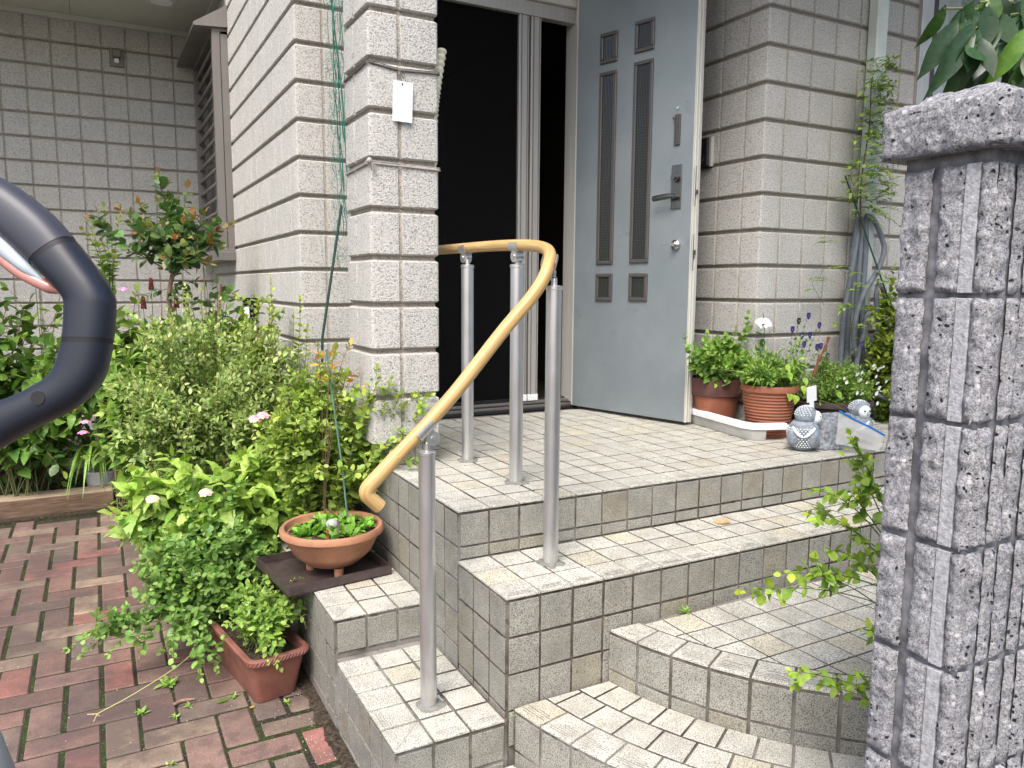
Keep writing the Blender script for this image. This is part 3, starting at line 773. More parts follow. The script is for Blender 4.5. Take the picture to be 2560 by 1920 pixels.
# downpipe
b = MB(); cx_, cy_ = 2.61, .628
b.box(cx_ - .036, cx_ + .036, cy_ - .032, cy_ + .032, -.3, 3.15, .006); b.xf(Matrix.Translation((cx_, cy_, 0)) @ Matrix.Rotation(math.radians(-6), 4, 'Z') @ Matrix.Translation((-cx_, -cy_, 0)))
dp = b.build('downpipe', M['pipe'], house)
for z in (1.56, .5): b = MB(); b.box(cx_ - .045, cx_ + .045, cy_ - .040, cy_ + .045, z, z + .022, .003); b.build('pipe_clip', M['pipe'], dp)
# intercom
b = MB(); b.box(1.872, 1.906, 1.028, 1.125, 1.312, 1.455, .004)
ic = b.build('intercom', M['black'], house)
b = MB()
for k_ in range(9): b.box(1.8705, 1.8725, 1.045 + k_ * .007, 1.0475 + k_ * .007, 1.375, 1.44)
b.ball((1.872, 1.06, 1.343), (.003, .006, .006), 10, 6, mat=1); b.build('speaker_grille', [M['seam'], M['chrome']], ic)
b = MB(); b.box(1.885, 1.905, 1.015, 1.028, 1.31, 1.458); b.build('intercom_bezel', M['alu_light'], ic)

# ------------------------------------------------------------ the open door (a part of the house that swings)
PD = V3(1.404, 1.545, 0); dD = nrm((.22, -.77, 0)); nD = V3(-dD[1], dD[0], 0)     # nD points to +X side
if nD[0] < 0: nD = -nD
def dbox(b, s0, s1, t0, t1, z0, z1, ch=0, mat=0):
    st = len(b.V); b.box(s0, s1, t0, t1, z0, z1, ch, mat=mat)
    for i in range(st, len(b.V)):
        s_, t_, z_ = b.V[i]; p = PD + dD * s_ + nD * t_; b.V[i] = (p[0], p[1], z_)
def dpt(s_, t_, z_): p = PD + dD * s_ + nD * t_; return (p[0], p[1], z_)
b = MB(); dbox(b, 0, .742, 0, .055, .018, 2.36, .002); door = b.build('entrance_door', M['door'], house); door['label'] = 'blue-grey metal door standing open'
b = MB(); dbox(b, .742, .7445, .001, .055, .016, 2.36); dbox(b, .7445, .749, .012, .018, .016, 2.36, mat=0); dbox(b, .7445, .751, .030, .055, .014, 2.36, .001); dbox(b, -.012, .0, .004, .05, .02, 2.36); b.build('door_edge', M['alu_light'], door)
def pane(s0, s1, z0, z1):
    f_ = MB(); w_ = .019
    dbox(f_, s0, s1, -.011, .001, z0, z0 + w_, .003); dbox(f_, s0, s1, -.011, .001, z1 - w_, z1, .003)
    dbox(f_, s0, s0 + w_, -.0108, .001, z0 + w_, z1 - w_, .003); dbox(f_, s1 - w_, s1, -.0108, .001, z0 + w_, z1 - w_, .003)
    fo = f_.build('door_light_frame', M['door_trim'], door)
    P = [dpt(s0 + w_, -.002, z0 + w_), dpt(s1 - w_, -.002, z0 + w_), dpt(s1 - w_, -.002, z1 - w_), dpt(s0 + w_, -.002, z1 - w_)]
    g_ = link_mesh('glass_pane', P, [(0, 1, 2, 3)], M['wired'], fo)
    a = g_.data.attributes.new('uvw', 'FLOAT_VECTOR', 'POINT'); a.data.foreach_set('vector', np.array([(s0, 0, z0), (s1, 0, z0), (s1, 0, z1), (s0, 0, z1)], np.float32).ravel())
for s0, s1, zz in ((.160, .272, 0), (.382, .500, .012)):
    pane(s0, s1, 1.838 + zz, 1.99 + zz); pane(s0, s1, .806 + zz * .3, 1.795 + zz); pane(s0, s1, .611 + zz * .3, .757)
b = MB(); dbox(b, .627, .684, -.007, .001, 1.068, 1.279, .002)
for z in (1.09, 1.255): b.ball(dpt(.655, -.008, z), .003, 8, 6)
b.tube([dpt(.655, -.006, 1.217), dpt(.655, -.026, 1.217)], .021, 20); b.tube([dpt(.655, -.024, 1.217), dpt(.655, -.036, 1.217)], .012, 16)
b.tube([dpt(.662, -.006, 1.125), dpt(.662, -.044, 1.125)], .011, 16)
P = [dpt(.672, -.044, 1.125), dpt(.64, -.046, 1.127), dpt(.60, -.046, 1.125), dpt(.555, -.044, 1.121), dpt(.542, -.043, 1.119)]
b.tube(smooth_path(P, 5), [.0125] * 5 + [.014] * 12 + [.012, .010, .006, .002], 14, flat=.5, up=(0, 0, 1))
b.build('door_handle', M['lever'], door, smooth=True)
b = MB(); b.tube([dpt(.665, 0, .895), dpt(.665, -.014, .895), dpt(.665, -.022, .895)], [.025, .024, .012], 24); b.tube([dpt(.665, -.02, .895), dpt(.665, -.034, .895)], .010, 12)
b.tube([dpt(.665, -.034, .895), dpt(.61, -.05, .892)], .0028, 6); b.build('thumb_turn', M['chrome'], door, smooth=True)
b = MB(); dbox(b, .635, .668, -.010, .001, 1.372, 1.517, .002); dbox(b, .640, .646, -.014, -.009, 1.385, 1.505); dbox(b, .656, .662, -.014, -.009, 1.385, 1.505); b.ball(dpt(.637, -.014, 1.50), .008, 10, 8)
b.build('door_guard', M['door_trim'], door, smooth=True)
b = MB(); b.tube([dpt(.65, .0, 1.548), dpt(.65, -.006, 1.548)], [.010, .007], 16); b.build('peephole', M['chrome'], door, smooth=True)
b = MB()
dbox(b, .7446, .7462, .012, .036, 1.078, 1.268); dbox(b, .746, .758, .018, .034, 1.135, 1.155, .001); b.build('latch_plate', M['lever'], door)
b = MB(); dbox(b, .7446, .7462, .012, .036, .768, .944); dbox(b, .746, .756, .016, .034, .845, .868, .001); dbox(b, .746, .752, .018, .032, .825, .838, .001)
b.build('latch_plate', M['lever'], door)

# ------------------------------------------------------------ handrail
hr = thing('handrail', 'wood-look handrail curving down over four aluminium posts', 'handrail', (-.165, -.168, zb))
ctl = [(.322, 1.45, .835), (.322, 1.0, .835), (.322, .636, .833), (.322, .40, .831), (.322, .24, .827), (.321, .14, .822), (.314, .05, .813), (.294, -.03, .798), (.262, -.095, .776), (.232, -.135, .750),
       (.212, -.152, .722), (.188, -.157, .687), (.153, -.157, .645), (.106, -.157, .597), (.052, -.158, .540), (-.067, -.16, .407), (-.146, -.161, .328), (-.194, -.162, .284), (-.262, -.163, .222)]
path = smooth_path(ctl, 6); rr = .0194
def rail_tube(b_path, name, n=20):
    P = [np.array(p) for p in b_path]; k_ = len(P); Vs = []; UV = []; F = []
    Tn = [nrm(P[min(i + 1, k_ - 1)] - P[max(i - 1, 0)]) for i in range(k_)]; u = nrm(np.cross(Tn[0], (0, 0, 1))); s_ = 0
    for i in range(k_):
        if i: s_ += np.linalg.norm(P[i] - P[i - 1])
        u = nrm(u - Tn[i] * (u @ Tn[i])); v = np.cross(Tn[i], u)
        for j in range(n):
            th = 2 * PI * j / n; Vs.append(P[i] + rr * (math.cos(th) * u + math.sin(th) * v)); UV.append((math.cos(th) * 3.4, math.sin(th) * 3.4, s_ * 4.))
    F = [(i * n + j, i * n + (j + 1) % n, (i + 1) * n + (j + 1) % n, (i + 1) * n + j) for i in range(k_ - 1) for j in range(n)] + [tuple(range(n))[::-1], tuple((k_ - 1) * n + j for j in range(n))]
    o = link_mesh(name, Vs, F, M['rail'], hr, None, None, True, 50)
    a = o.data.attributes.new('uvw', 'FLOAT_VECTOR', 'POINT'); a.data.foreach_set('vector', np.array(UV, np.float32).ravel()); return o
rail_tube(path, 'rail')
rr = .0205
end = [(-.255, -.163, .229), (-.30, -.163, .186), (-.325, -.163, .163), (-.338, -.163, .148), (-.340, -.163, .136), (-.334, -.163, .126), (-.322, -.163, .113), (-.304, -.163, .095)]
rail_tube(smooth_path(end, 4), 'rail_end')
def post(x, y, z0, z1, rt_, railp, d):
    b = MB(); b.lathe([(.0235, 0), (.0235, z1 - z0 - .012), (.0255, z1 - z0 - .010), (.0255, z1 - z0 - .002), (.0235, z1 - z0), (.009, z1 - z0 + .002), (.0085, z1 - z0 + .022)], (x, y, z0), 28)
    o = b.build('post', M['alu'], hr, smooth=True, ang=40)
    b = MB(); P = np.array(railp, float); d = nrm(d); side = nrm(np.cross(d, (0, 0, 1))); dn = nrm(np.cross(d, side))
    if dn[2] > 0: dn = -dn
    # cradle: half shell under the rail
    n = 14; Vs = []; L = .030
    for k_, (off, ex) in enumerate(((-L, 0), (L, 0))):
        for r_ in (.0206, .0240):
            for j in range(n + 1):
                th = -1.95 + 3.9 * j / n; Vs.append(P + d * off + r_ * (math.cos(th) * dn + math.sin(th) * side))
    m1 = n + 1; F = []
    for j in range(n):
        F += [(m1 + j, m1 + j + 1, 3 * m1 + j + 1, 3 * m1 + j), (j, 2 * m1 + j, 2 * m1 + j + 1, j + 1), (j, j + 1, m1 + j + 1, m1 + j), (2 * m1 + j, 3 * m1 + j, 3 * m1 + j + 1, 2 * m1 + j + 1)]
    F += [(0, m1, 3 * m1, 2 * m1), (n, 2 * m1 + n, 3 * m1 + n, m1 + n)]
    b.add(Vs, F)
    K = P + dn * .037; top = V3(x, y, z1 + .018)
    kk = (K + top) / 2
    hx = nrm((d[0], d[1], 0)) if abs(d[2]) < .95 else V3(1, 0, 0); hs = np.cross(hx, (0, 0, 1))
    b.tube([P + dn * .018, K], [.013, .012], 14); b.tube([K - hs * .015, K + hs * .015], .021, 20); b.tube([top, K], [.0095, .0105], 12)
    b.tube([K - hs * .018, K - hs * .012], .0075, 10); b.tube([K + hs * .012, K + hs * .018], .0075, 10)
    b.build('bracket', M['alu'], o, smooth=True, ang=40)
def rdir(t): i = min(range(len(path)), key=lambda i: np.linalg.norm(path[i] - np.array(t))); return path[i], path[min(i + 1, len(path) - 1)] - path[max(i - 1, 0)]
for (x, y, z0, z1, tp) in ((.318, .614, 0, .768, (.322, .614, .833)), (.324, .224, 0, .762, (.322, .226, .826)), (.247, -.146, -H, .690, (.248, -.115, .762)), (-.168, -.165, zb, .236, (-.175, -.162, .300))):
    p, d = rdir(tp); post(x, y, z0, z1, 0, p, d)

# ------------------------------------------------------------ split-face block gate wall on the right
gw = thing('block_fence', 'split-face grey concrete block fence end with coping in the right foreground', 'fence', (.25, -1.41, -.76))
def rough_face(b, P0, U, Vv, N, lu, lv, amp, seed, step=.0045, edge=.008):
    P0 = np.array(P0, float); U = nrm(U); Vv = nrm(Vv); N = nrm(N)
    nu = max(4, int(lu / step)); nv = max(4, int(lv / step)); Vs = []
    for i in range(nu + 1):
        for j in range(nv + 1):
            a, c = lu * i / nu, lv * j / nv
            p = P0 + U * a + Vv * c
            e = min(a, lu - a, c, lv - c); f_ = min(1, e / edge) ** .5
            q_ = Vector(p * 1.0)
            h = noise.fractal(q_ * 38 + Vector((seed, 0, 0)), .9, 2.1, 5) * amp + noise.noise(q_ * 12 + Vector((0, seed, 0))) * amp * .8 + noise.noise(q_ * 190) * amp * .5
            wob = (noise.noise(q_ * 55 + Vector((3, seed, 1))) * .0035) * (1 - min(1, e / .02))
            h = (h + amp * .3) * f_ - (1 - f_) * .008
            Vs.append(p + N * h + (U + Vv) * wob)
    m_ = nv + 1
    F = [(i * m_ + j, (i + 1) * m_ + j, (i + 1) * m_ + j + 1, i * m_ + j + 1) for i in range(nu) for j in range(nv)]
    if np.dot(np.cross(U, Vv), N) < 0: F = [f[::-1] for f in F]
    b.add(Vs, F)
blk = MB(); core = MB()
XL, YN, YFAR = .25, -1.41, -1.25
core.box(XL + .013, 1.5, YN + .013, YFAR - .004, -.8, .905)
zj = [.886, .679, .474, .2675, .0615, -.145, -.351, -.557, -.763]
for i in range(len(zj) - 1):
    z1, z0 = zj[i] - .004, zj[i + 1] + .004
    for (y0_, y1_) in ((-1.2565, -1.306), (-1.322, -1.364), (-1.386, -1.411)):
        rough_face(blk, (XL, y0_, z0), (0, -1, 0), (0, 0, 1), (-1, 0, 0), y0_ - y1_, z1 - z0, .0052, i * 3.1)
    core.box(XL + .0015, XL + .014, -1.3865, -1.3635, z0, z1, .001, mat=1)
    x = XL - .001; k_ = 0
    while x < 1.2:
        wd = .026 if k_ % 2 == 0 else .034
        if k_ == 0: wd = .0
        if wd: rough_face(blk, (x, YN, z0), (1, 0, 0), (0, 0, 1), (0, -1, 0), wd, z1 - z0, .005, i * 2.3 + 9 + k_, step=.005 if x < .6 else .012)
        x += wd + (.016 if k_ % 2 else .0125); 
        if k_ == 0:
            rough_face(blk, (XL, YN, z0), (1, 0, 0), (0, 0, 1), (0, -1, 0), .002, z1 - z0, .001, i); x = XL + .022
        k_ += 1
blk.build('split_face_blocks', M['stone'], gw, smooth=True, ang=60)
core.build('block_core', [M['joint'], M['smooth_stone']], gw)
cp = MB(); x0, x1, y0, y1 = .232, 1.5, -1.432, -1.222; zc0, zc1, zt = .902, .975, 1.0
rough_face(cp, (x0, y1, zc0), (0, -1, 0), (0, 0, 1), (-1, 0, 0), y1 - y0, zc1 - zc0 + .008, .006, 77, .0045, .006)
rough_face(cp, (x0, y0, zc0), (1, 0, 0), (0, 0, 1), (0, -1, 0), .5, zc1 - zc0 + .008, .006, 78, .0045, .006)
rough_face(cp, (x0 + .5, y0, zc0), (1, 0, 0), (0, 0, 1), (0, -1, 0), .77, zc1 - zc0 + .008, .006, 79, .012, .006)
cp.add([(x0, y0, zc0), (x1, y0, zc0), (x1, y1, zc0), (x0, y1, zc0)], [(3, 2, 1, 0)])
def cap_top():
    nu, nv = 120, 44; Vs = []
    for i in range(nu + 1):
        for j in range(nv + 1):
            x = x0 + (.55) * i / nu if i < nu * .9 else x0 + .495 + (x1 - x0 - .495) * (i - nu * .9) / (nu * .1); y = y0 + (y1 - y0) * j / nv
            e = min(x - x0, y - y0, y1 - y); z = zc1 + min(1, e / .055) * .03
            q_ = Vector((x, y, z)); z += noise.fractal(q_ * 40, .9, 2.1, 5) * .006
            if e < .003: z -= .004
            Vs.append((x, y, z))
    m_ = nv + 1; cp.add(Vs, [(i * m_ + j, (i + 1) * m_ + j, (i + 1) * m_ + j + 1, i * m_ + j + 1) for i in range(nu) for j in range(nv)])
cap_top(); cp.build('coping', M['stone'], gw, smooth=True, ang=70)
# ------------------------------------------------------------ foliage tools
def leaf_tmpl(prof, fold=.18, curl=.15, serr=0):
    """prof: (t, half width) along a unit-long leaf; first and last are points"""
    V_ = []; F = []; prev = None
    for i, (t, w_) in enumerate(prof):
        z = -curl * t * t
        if w_ <= 0: V_.append((0, t, z)); cur = (len(V_) - 1,)
        else:
            ws = w_ * (1 + (serr if i % 2 else -serr)); V_ += [(-ws, t, z + fold * w_), (0, t, z), (ws, t, z + fold * w_)]; cur = (len(V_) - 3, len(V_) - 2, len(V_) - 1)
        if prev is not None:
            if len(prev) == 1 and len(cur) == 3: F += [(prev[0], cur[1], cur[0]), (prev[0], cur[2], cur[1])]
            elif len(prev) == 3 and len(cur) == 3: F += [(prev[0], prev[1], cur[1], cur[0]), (prev[1], prev[2], cur[2], cur[1])]
            elif len(prev) == 3: F += [(prev[0], prev[1], cur[0]), (prev[1], prev[2], cur[0])]
        prev = cur
    return np.array(V_, float), F
T_SMALL = leaf_tmpl([(0, 0), (.35, .22), (.7, .2), (1, 0)])
T_OVAL = leaf_tmpl([(0, 0), (.18, .22), (.5, .33), (.8, .2), (1, 0)])
T_ROUND = leaf_tmpl([(0, 0), (.15, .3), (.45, .42), (.8, .28), (1, 0)], .15, .1)
T_LANCE = leaf_tmpl([(0, 0), (.2, .13), (.5, .17), (.8, .1), (1, 0)], .25, .3)
T_BIG = leaf_tmpl([(0, 0), (.06, .13), (.14, .22), (.22, .27), (.32, .295), (.42, .29), (.52, .265), (.62, .22), (.72, .17), (.82, .11), (.91, .055), (1, 0)], .22, .45, .08)
T_HEART = leaf_tmpl([(.06, 0), (0, .2), (.14, .38), (.35, .42), (.6, .3), (.82, .14), (1, 0)], .2, .2)
T_BROAD = leaf_tmpl([(0, 0), (.08, .05), (.2, .12), (.35, .165), (.5, .175), (.65, .15), (.8, .09), (.92, .03), (1, 0)], .3, .35)
T_NEEDLE = leaf_tmpl([(0, 0), (.3, .06), (.75, .05), (1, 0)], .1, .1)
def leaves(name, mat, parent, P, Dn, Up, size, tmpl, cols):
    P = np.asarray(P, float); Dn = np.asarray(Dn, float); Up = np.asarray(Up, float); size = np.asarray(size, float); N_ = len(P)
    if N_ == 0: return
    Dn = Dn / (np.linalg.norm(Dn, axis=1, keepdims=True) + 1e-9)
    Z = Up - Dn * (Up * Dn).sum(1, keepdims=True); Z = Z / (np.linalg.norm(Z, axis=1, keepdims=True) + 1e-9); X = np.cross(Dn, Z)
    tv, tf = tmpl; k_ = len(tv)
    wv = rng.uniform(.82, 1.18, N_)[:, None, None]; cv = rng.uniform(-.6, 1.8, N_)[:, None, None]
    Vs = P[:, None] + size[:, None, None] * (X[:, None] * tv[None, :, 0:1] * wv + Dn[:, None] * tv[None, :, 1:2] + Z[:, None] * tv[None, :, 2:3] * np.where(tv[None, :, 2:3] < 0, cv, 1))
    base = (np.arange(N_) * k_); F = []
    for f in tf: F.append([tuple(r_) for r_ in (base[:, None] + np.array(f)[None]).tolist()])
    F = [f for fl in F for f in fl]
    C_ = np.repeat(np.asarray(cols, float), k_, axis=0)
    return link_mesh(name, Vs.reshape(-1, 3), F, mat, parent, C_, None, True, 80)
def bez(a, c, e, n):
    t = np.linspace(0, 1, n)[:, None]; return (1 - t) ** 2 * a + 2 * t * (1 - t) * c + t ** 2 * e
def colmix(pal, n, var=.22, hue=.08):
    pal = np.array(pal); i = rng.integers(0, len(pal), n); c = pal[i] * rng.uniform(1 - var, 1 + var, (n, 1)) * rng.uniform(1 - hue, 1 + hue, (n, 3)); return np.clip(c, 0, 1)
class Plant:
    def __init__(s, name, label, cat, root, group=None):
        s.o = thing(name, label, cat, root, group); s.root = np.array(root, float); s.st = MB(); s.P = []; s.D = []; s.U = []; s.S = []; s.T = []
    def leaf(s, p, d, u, size, tip=0.): s.P.append(p); s.D.append(d); s.U.append(u); s.S.append(size); s.T.append(tip)
    def stem(s, pts, r0, r1, n=4): s.st.tube(pts, list(np.linspace(r0, r1, len(pts))), n, caps=False)
    def leafy(s, pts, t0, spacing, size, tips=.5, ang=55, pair=True, upw=.9, droop=0, petiole=.0):
        pts = np.asarray(pts); seg = np.linalg.norm(np.diff(pts, axis=0), axis=1); cum = np.r_[0, np.cumsum(seg)]; L = cum[-1]
        d = t0 * L; k_ = 0; ph = rng.uniform(0, 2 * PI)
        while d <= L:
            p = np.array([np.interp(d, cum, pts[:, a]) for a in range(3)]); i = min(np.searchsorted(cum, d), len(pts) - 1); tg = nrm(pts[i] - pts[max(i - 1, 0)])
            a = nrm(np.cross(tg, (0.3, .2, 1))); b_ = np.cross(tg, a); fr = d / L
            for q_ in ((0, PI) if pair else (0,)):
                th = ph + k_ * (PI / 2 if pair else 2.4) + q_ + rng.normal(0, .25)
                out = math.cos(th) * a + math.sin(th) * b_; an = math.radians(ang + rng.normal(0, 12)) * (1 - .35 * (fr > .93))
                dd = nrm(tg * math.cos(an) + out * math.sin(an) + V3(0, 0, -droop)); up = nrm(V3(0, 0, upw) + rng.normal(0, .35, 3) + tg * .25)
                s.leaf(p + dd * petiole, dd, up, size * rng.uniform(.7, 1.15) * (1 - .45 * max(0, (fr - .75) / .25)), max(0, (fr - .7) / .3))
            d += spacing * rng.uniform(.75, 1.25); k_ += 1
        s.leaf(pts[-1], nrm(pts[-1] - pts[-2]), rng.normal(0, .5, 3) + V3(0, 0, .5), size * .6, 1.)
    def done(s, tmpl, pal, tippal=None, mat='leaf', stemmat='stem', name='leaves', shade=None):
        if s.st.V: s.st.build('stems', M[stemmat], s.o, smooth=True)
        n = len(s.P)
        if n:
            c = colmix(pal, n)
            if tippal is not None:
                t = np.array(s.T)[:, None] ** 1.5 * rng.uniform(.3, 1, (n, 1)); c = c * (1 - t) + colmix(tippal, n) * t
            leaves(name, M[mat], s.o, s.P, s.D, s.U, s.S, tmpl, c)
        return s.o
    def bush(s, nst, ctr, rad, rootr, size, spacing, t0=.3, twigs=3, r0=.0035, top=.2, twlen=.16, pair=True, ang=55, arch=.5, droop=0., minr=.45, petiole=0., clipx=None):
        ctr = np.array(ctr, float); rad = np.array(rad, float)
        for i in range(nst):
            v = nrm(rng.normal(0, 1, 3)); v[2] = abs(v[2]) * (1 - top) + v[2] * top if rng.random() < .75 else v[2]
            tip = ctr + v * rad * rng.uniform(minr, 1.0) ** .6
            if clipx is not None and tip[0] > clipx: tip[0] = clipx - rng.uniform(0, .05)
            a = s.root + np.array([*rng.uniform(-1, 1, 2) * rootr, 0]); c = np.array([a[0] * (1 - arch) + tip[0] * arch, a[1] * (1 - arch) + tip[1] * arch, a[2] + (tip[2] - a[2]) * .75]) + rng.normal(0, .02, 3)
            pts = bez(a, c, tip, 9); s.stem(pts, r0, r0 * .35); s.leafy(pts, t0, spacing, size, pair=pair, ang=ang, droop=droop, petiole=petiole)
            for t in range(rng.poisson(twigs)):
                k_ = rng.integers(3, 8); p = pts[k_]; tg = nrm(pts[k_] - pts[k_ - 1]); o_ = nrm(rng.normal(0, 1, 3) + V3(0, 0, .35)); L = twlen * rng.uniform(.5, 1.2)
                e = p + nrm(tg * .7 + o_) * L
                if clipx is not None and e[0] > clipx: e[0] = clipx
                tw = bez(p, p + tg * L * .4 + o_ * L * .2, e, 5); s.stem(tw, r0 * .45, r0 * .2, 3); s.leafy(tw, .15, spacing, size * .92, pair=pair, ang=ang, droop=droop, petiole=petiole)
def floret_head(parent, c, n, rad, r_, cols, cen=(.8, .6, .15), up=(0, 0, 1), name='flower_head', dome=.5):
    b = MB(); up = nrm(up); a = nrm(np.cross(up, (.3, .9, .1))); bb = np.cross(up, a)
    for i in range(n):
        q_ = math.sqrt((i + .5) / n); th = i * 2.4; p = np.array(c) + rad * q_ * (math.cos(th) * a + math.sin(th) * bb) + up * rad * dome * (1 - q_ * q_)
        nn = nrm(up + .8 * q_ * (math.cos(th) * a + math.sin(th) * bb)); x = nrm(np.cross(nn, (.2, .5, .7))); y = np.cross(nn, x); col = cols[rng.integers(0, len(cols))]; ph = rng.uniform(0, 1)
        for k_ in range(5):
            t = ph + 2 * PI * k_ / 5; d = math.cos(t) * x + math.sin(t) * y; e = -math.sin(t) * x + math.cos(t) * y
            b.add([p, p + d * r_ * .6 + e * r_ * .42, p + d * r_ + nn * r_ * .1, p + d * r_ * .6 - e * r_ * .42], [(0, 1, 2, 3)], col)
        b.add([p + nn * .0006 + x * r_ * .2, p + nn * .0006 + y * r_ * .2, p + nn * .0006 - x * r_ * .2, p + nn * .0006 - y * r_ * .2], [(0, 1, 2, 3)], cen)
    return b.build(name, M['petal'], parent)
PINK = [(.62, .16, .42), (.70, .28, .50), (.75, .40, .55)]; PYEL = [(.80, .55, .35), (.82, .70, .40), (.75, .35, .45), (.80, .62, .50)]
LG = [(.13, .22, .045), (.16, .26, .05), (.105, .19, .04)]

# ------------------------------------------------------------ garden at the left
# dark glossy shrub at the back
p = Plant('broadleaf_shrub', 'dense dark green glossy-leaved shrub at the back left behind the timber edging', 'shrub', (-1.55, 3.9, -.74))
p.bush(70, (-1.55, 3.7, .05), (.85, .5, .62), .25, .105, .06, .35, 4, .006, .3, .25, pair=False, ang=60, droop=.15)
p.done(T_OVAL, [(.045, .10, .02), (.065, .135, .025), (.03, .075, .018)], [(.17, .24, .035), (.13, .20, .03)], 'leaf_gloss', 'stem_brown')
p = Plant('red_spike_shrub', 'broad-leaved green shrub with dark red flower spikes in front of the block wall', 'shrub', (-.78, 3.45, -.74))
p.bush(46, (-.80, 3.3, .22), (.36, .34, .50), .12, .10, .055, .35, 4, .005, .4, .2, pair=True, ang=62, droop=.2)
for (x, y, z) in ((-.65, 3.05, .68), (-.70, 3.0, .57), (-.52, 3.0, .575), (-.46, 3.05, .58)):
    b = MB()
    for i in range(34):
        t = i / 34; th = i * 2.4; b.ball((x + .012 * math.cos(th) * (1 - t * .6), y + .016 * math.sin(th) * (1 - t * .6), z - .03 + .07 * t), .0065, 6, 4, col=(.12 + .07 * rng.random(), .018, .02))
    b.tube([(x, y, z - .3), (x, y, z - .03)], .002, 4, col=(.1, .15, .04)); b.build('flower_spike', M['petal'], p.o, smooth=True)
p.done(T_OVAL, [(.085, .16, .03), (.11, .20, .04), (.06, .12, .025)], [(.24, .31, .04), (.2, .28, .04)], 'leaf', 'stem_brown')
# serrated-leaf shrub in front of it, far left
p = Plant('serrated_leaf_shrub', 'bright green shrub with large toothed leaves at the far left behind the dark handle', 'shrub', (-1.45, 3.62, -.74))
p.bush(46, (-1.42, 3.42, .14), (.60, .22, .36), .15, .14, .07, .45, 2, .004, .4, .15, pair=True, ang=60, droop=.35)
p.done(T_BIG, [(.10, .19, .04), (.13, .24, .05), (.08, .16, .035)], [(.17, .28, .05)], 'leaf', 'stem')
p = Plant('tall_lantana', 'tall thin pink-flowered stem rising against the block wall at the far left', 'flowering plant', (-1.23, 3.75, -.74))
for tp in ((-1.22, 3.45, 1.10), (-1.26, 3.45, 1.17), (-1.02, 3.4, .87)):
    pts = bez(p.root, V3(-1.3, 3.6, .5), np.array(tp), 10); p.stem(pts, .004, .0015); p.leafy(pts, .88, .04, .075, ang=60)
for c in ((-1.265, 3.45, 1.18), (-1.25, 3.44, 1.10), (-1.19, 3.44, 1.10)): floret_head(p.o, c, 16, .022, .008, PINK)
p.done(T_BIG, [(.09, .17, .035), (.11, .2, .04)])
# low ground plants in the bed
p = Plant('undergrowth_plant', 'low dark ground plants growing behind the timber edging', 'plant', (-1.3, 3.75, -.74)); p.o['kind'] = 'stuff'
for k_ in range(26):
    a = V3(rng.uniform(-1.95, -.95), rng.uniform(3.55, 4.0), -.74)
    for j in range(4):
        e = a + V3(*rng.uniform(-.09, .09, 2), rng.uniform(.05, .2)); pts = bez(a, (a + e) / 2 + V3(0, 0, .04), e, 5); p.stem(pts, .0015, .0008, 3); p.leafy(pts, .3, .03, .04)
p.done(T_OVAL, [(.05, .10, .02), (.07, .13, .03)])
# small tree with red tips
p = Plant('crape_myrtle', 'small slender-trunked tree with dark leaves and coppery red tips before the block wall', 'tree', (-.60, 2.62, -.74))
tr = smooth_path([(-.60, 2.62, -.74), (-.60, 2.60, -.2), (-.59, 2.62, .25), (-.575, 2.65, .48), (-.585, 2.66, .60), (-.565, 2.67, .72), (-.54, 2.69, .80), (-.545, 2.70, .90)], 5)
b = MB(); b.tube(tr, list(np.linspace(.017, .010, len(tr))), 9)
fork = [smooth_path([(-.565, 2.67, .72), (-.53, 2.66, .77), (-.47, 2.66, .86)], 4), smooth_path([(-.575, 2.67, .70), (-.55, 2.65, .735), (-.52, 2.63, .745)], 4)]
for f_ in fork: b.tube(f_, list(np.linspace(.009, .004, len(f_))), 7)
b.build('trunk', M['bark'], p.o, smooth=True)
tips = [(-.94, 2.75, 1.03), (-.80, 2.8, 1.10), (-.70, 2.8, 1.14), (-.60, 2.8, 1.27), (-.57, 2.78, 1.16), (-.45, 2.75, 1.24), (-.36, 2.75, 1.10), (-.25, 2.62, 1.02), (-.33, 2.6, .98), (-.38, 2.6, .93), (-.75, 2.62, .98), (-.66, 2.6, 1.0), (-.5, 2.62, 1.02), (-.44, 2.66, 1.05), (-.55, 2.58, .93), (-.64, 2.66, .9), (-.47, 2.6, .86), (-.70, 2.7, .93), (-.40, 2.7, .9), (-.56, 2.85, .98), (-.60, 2.5, .84), (-.50, 2.5, .85), (-.43, 2.55, .82)]
for tpp in tips:
    a = np.array(random.choice([(-.545, 2.70, .88), (-.56, 2.67, .75), (-.50, 2.66, .84)])); e = np.array(tpp); c = (a + e) / 2 + V3(0, 0, -.04)
    pts = bez(a, c, e, 9); p.stem(pts, .0045, .0012, 5); p.leafy(pts, .3, .034, .078, ang=58)
    for j in range(3):
        q_ = pts[rng.integers(3, 8)]; e2 = q_ + nrm(rng.normal(0, 1, 3) + V3(0, 0, .3)) * rng.uniform(.05, .11); tw = bez(q_, (q_ + e2) / 2, e2, 4); p.stem(tw, .002, .001, 3); p.leafy(tw, .2, .034, .068)
for tpp in ((-.72, 2.66, .60), (-.50, 2.6, .66), (-.42, 2.6, .70), (-.53, 2.62, .63), (-.56, 2.60, .60)):
    a = V3(-.575, 2.66, .66); pts = bez(a, (a + np.array(tpp)) / 2 + V3(0, 0, .02), np.array(tpp), 5); p.stem(pts, .002, .001, 4); p.leafy(pts, .3, .025, .05)
p.done(T_OVAL, [(.065, .125, .045), (.085, .155, .055), (.05, .10, .04)], [(.36, .12, .07), (.30, .17, .06), (.20, .24, .06)], 'leaf', 'stem_brown', 'crown')
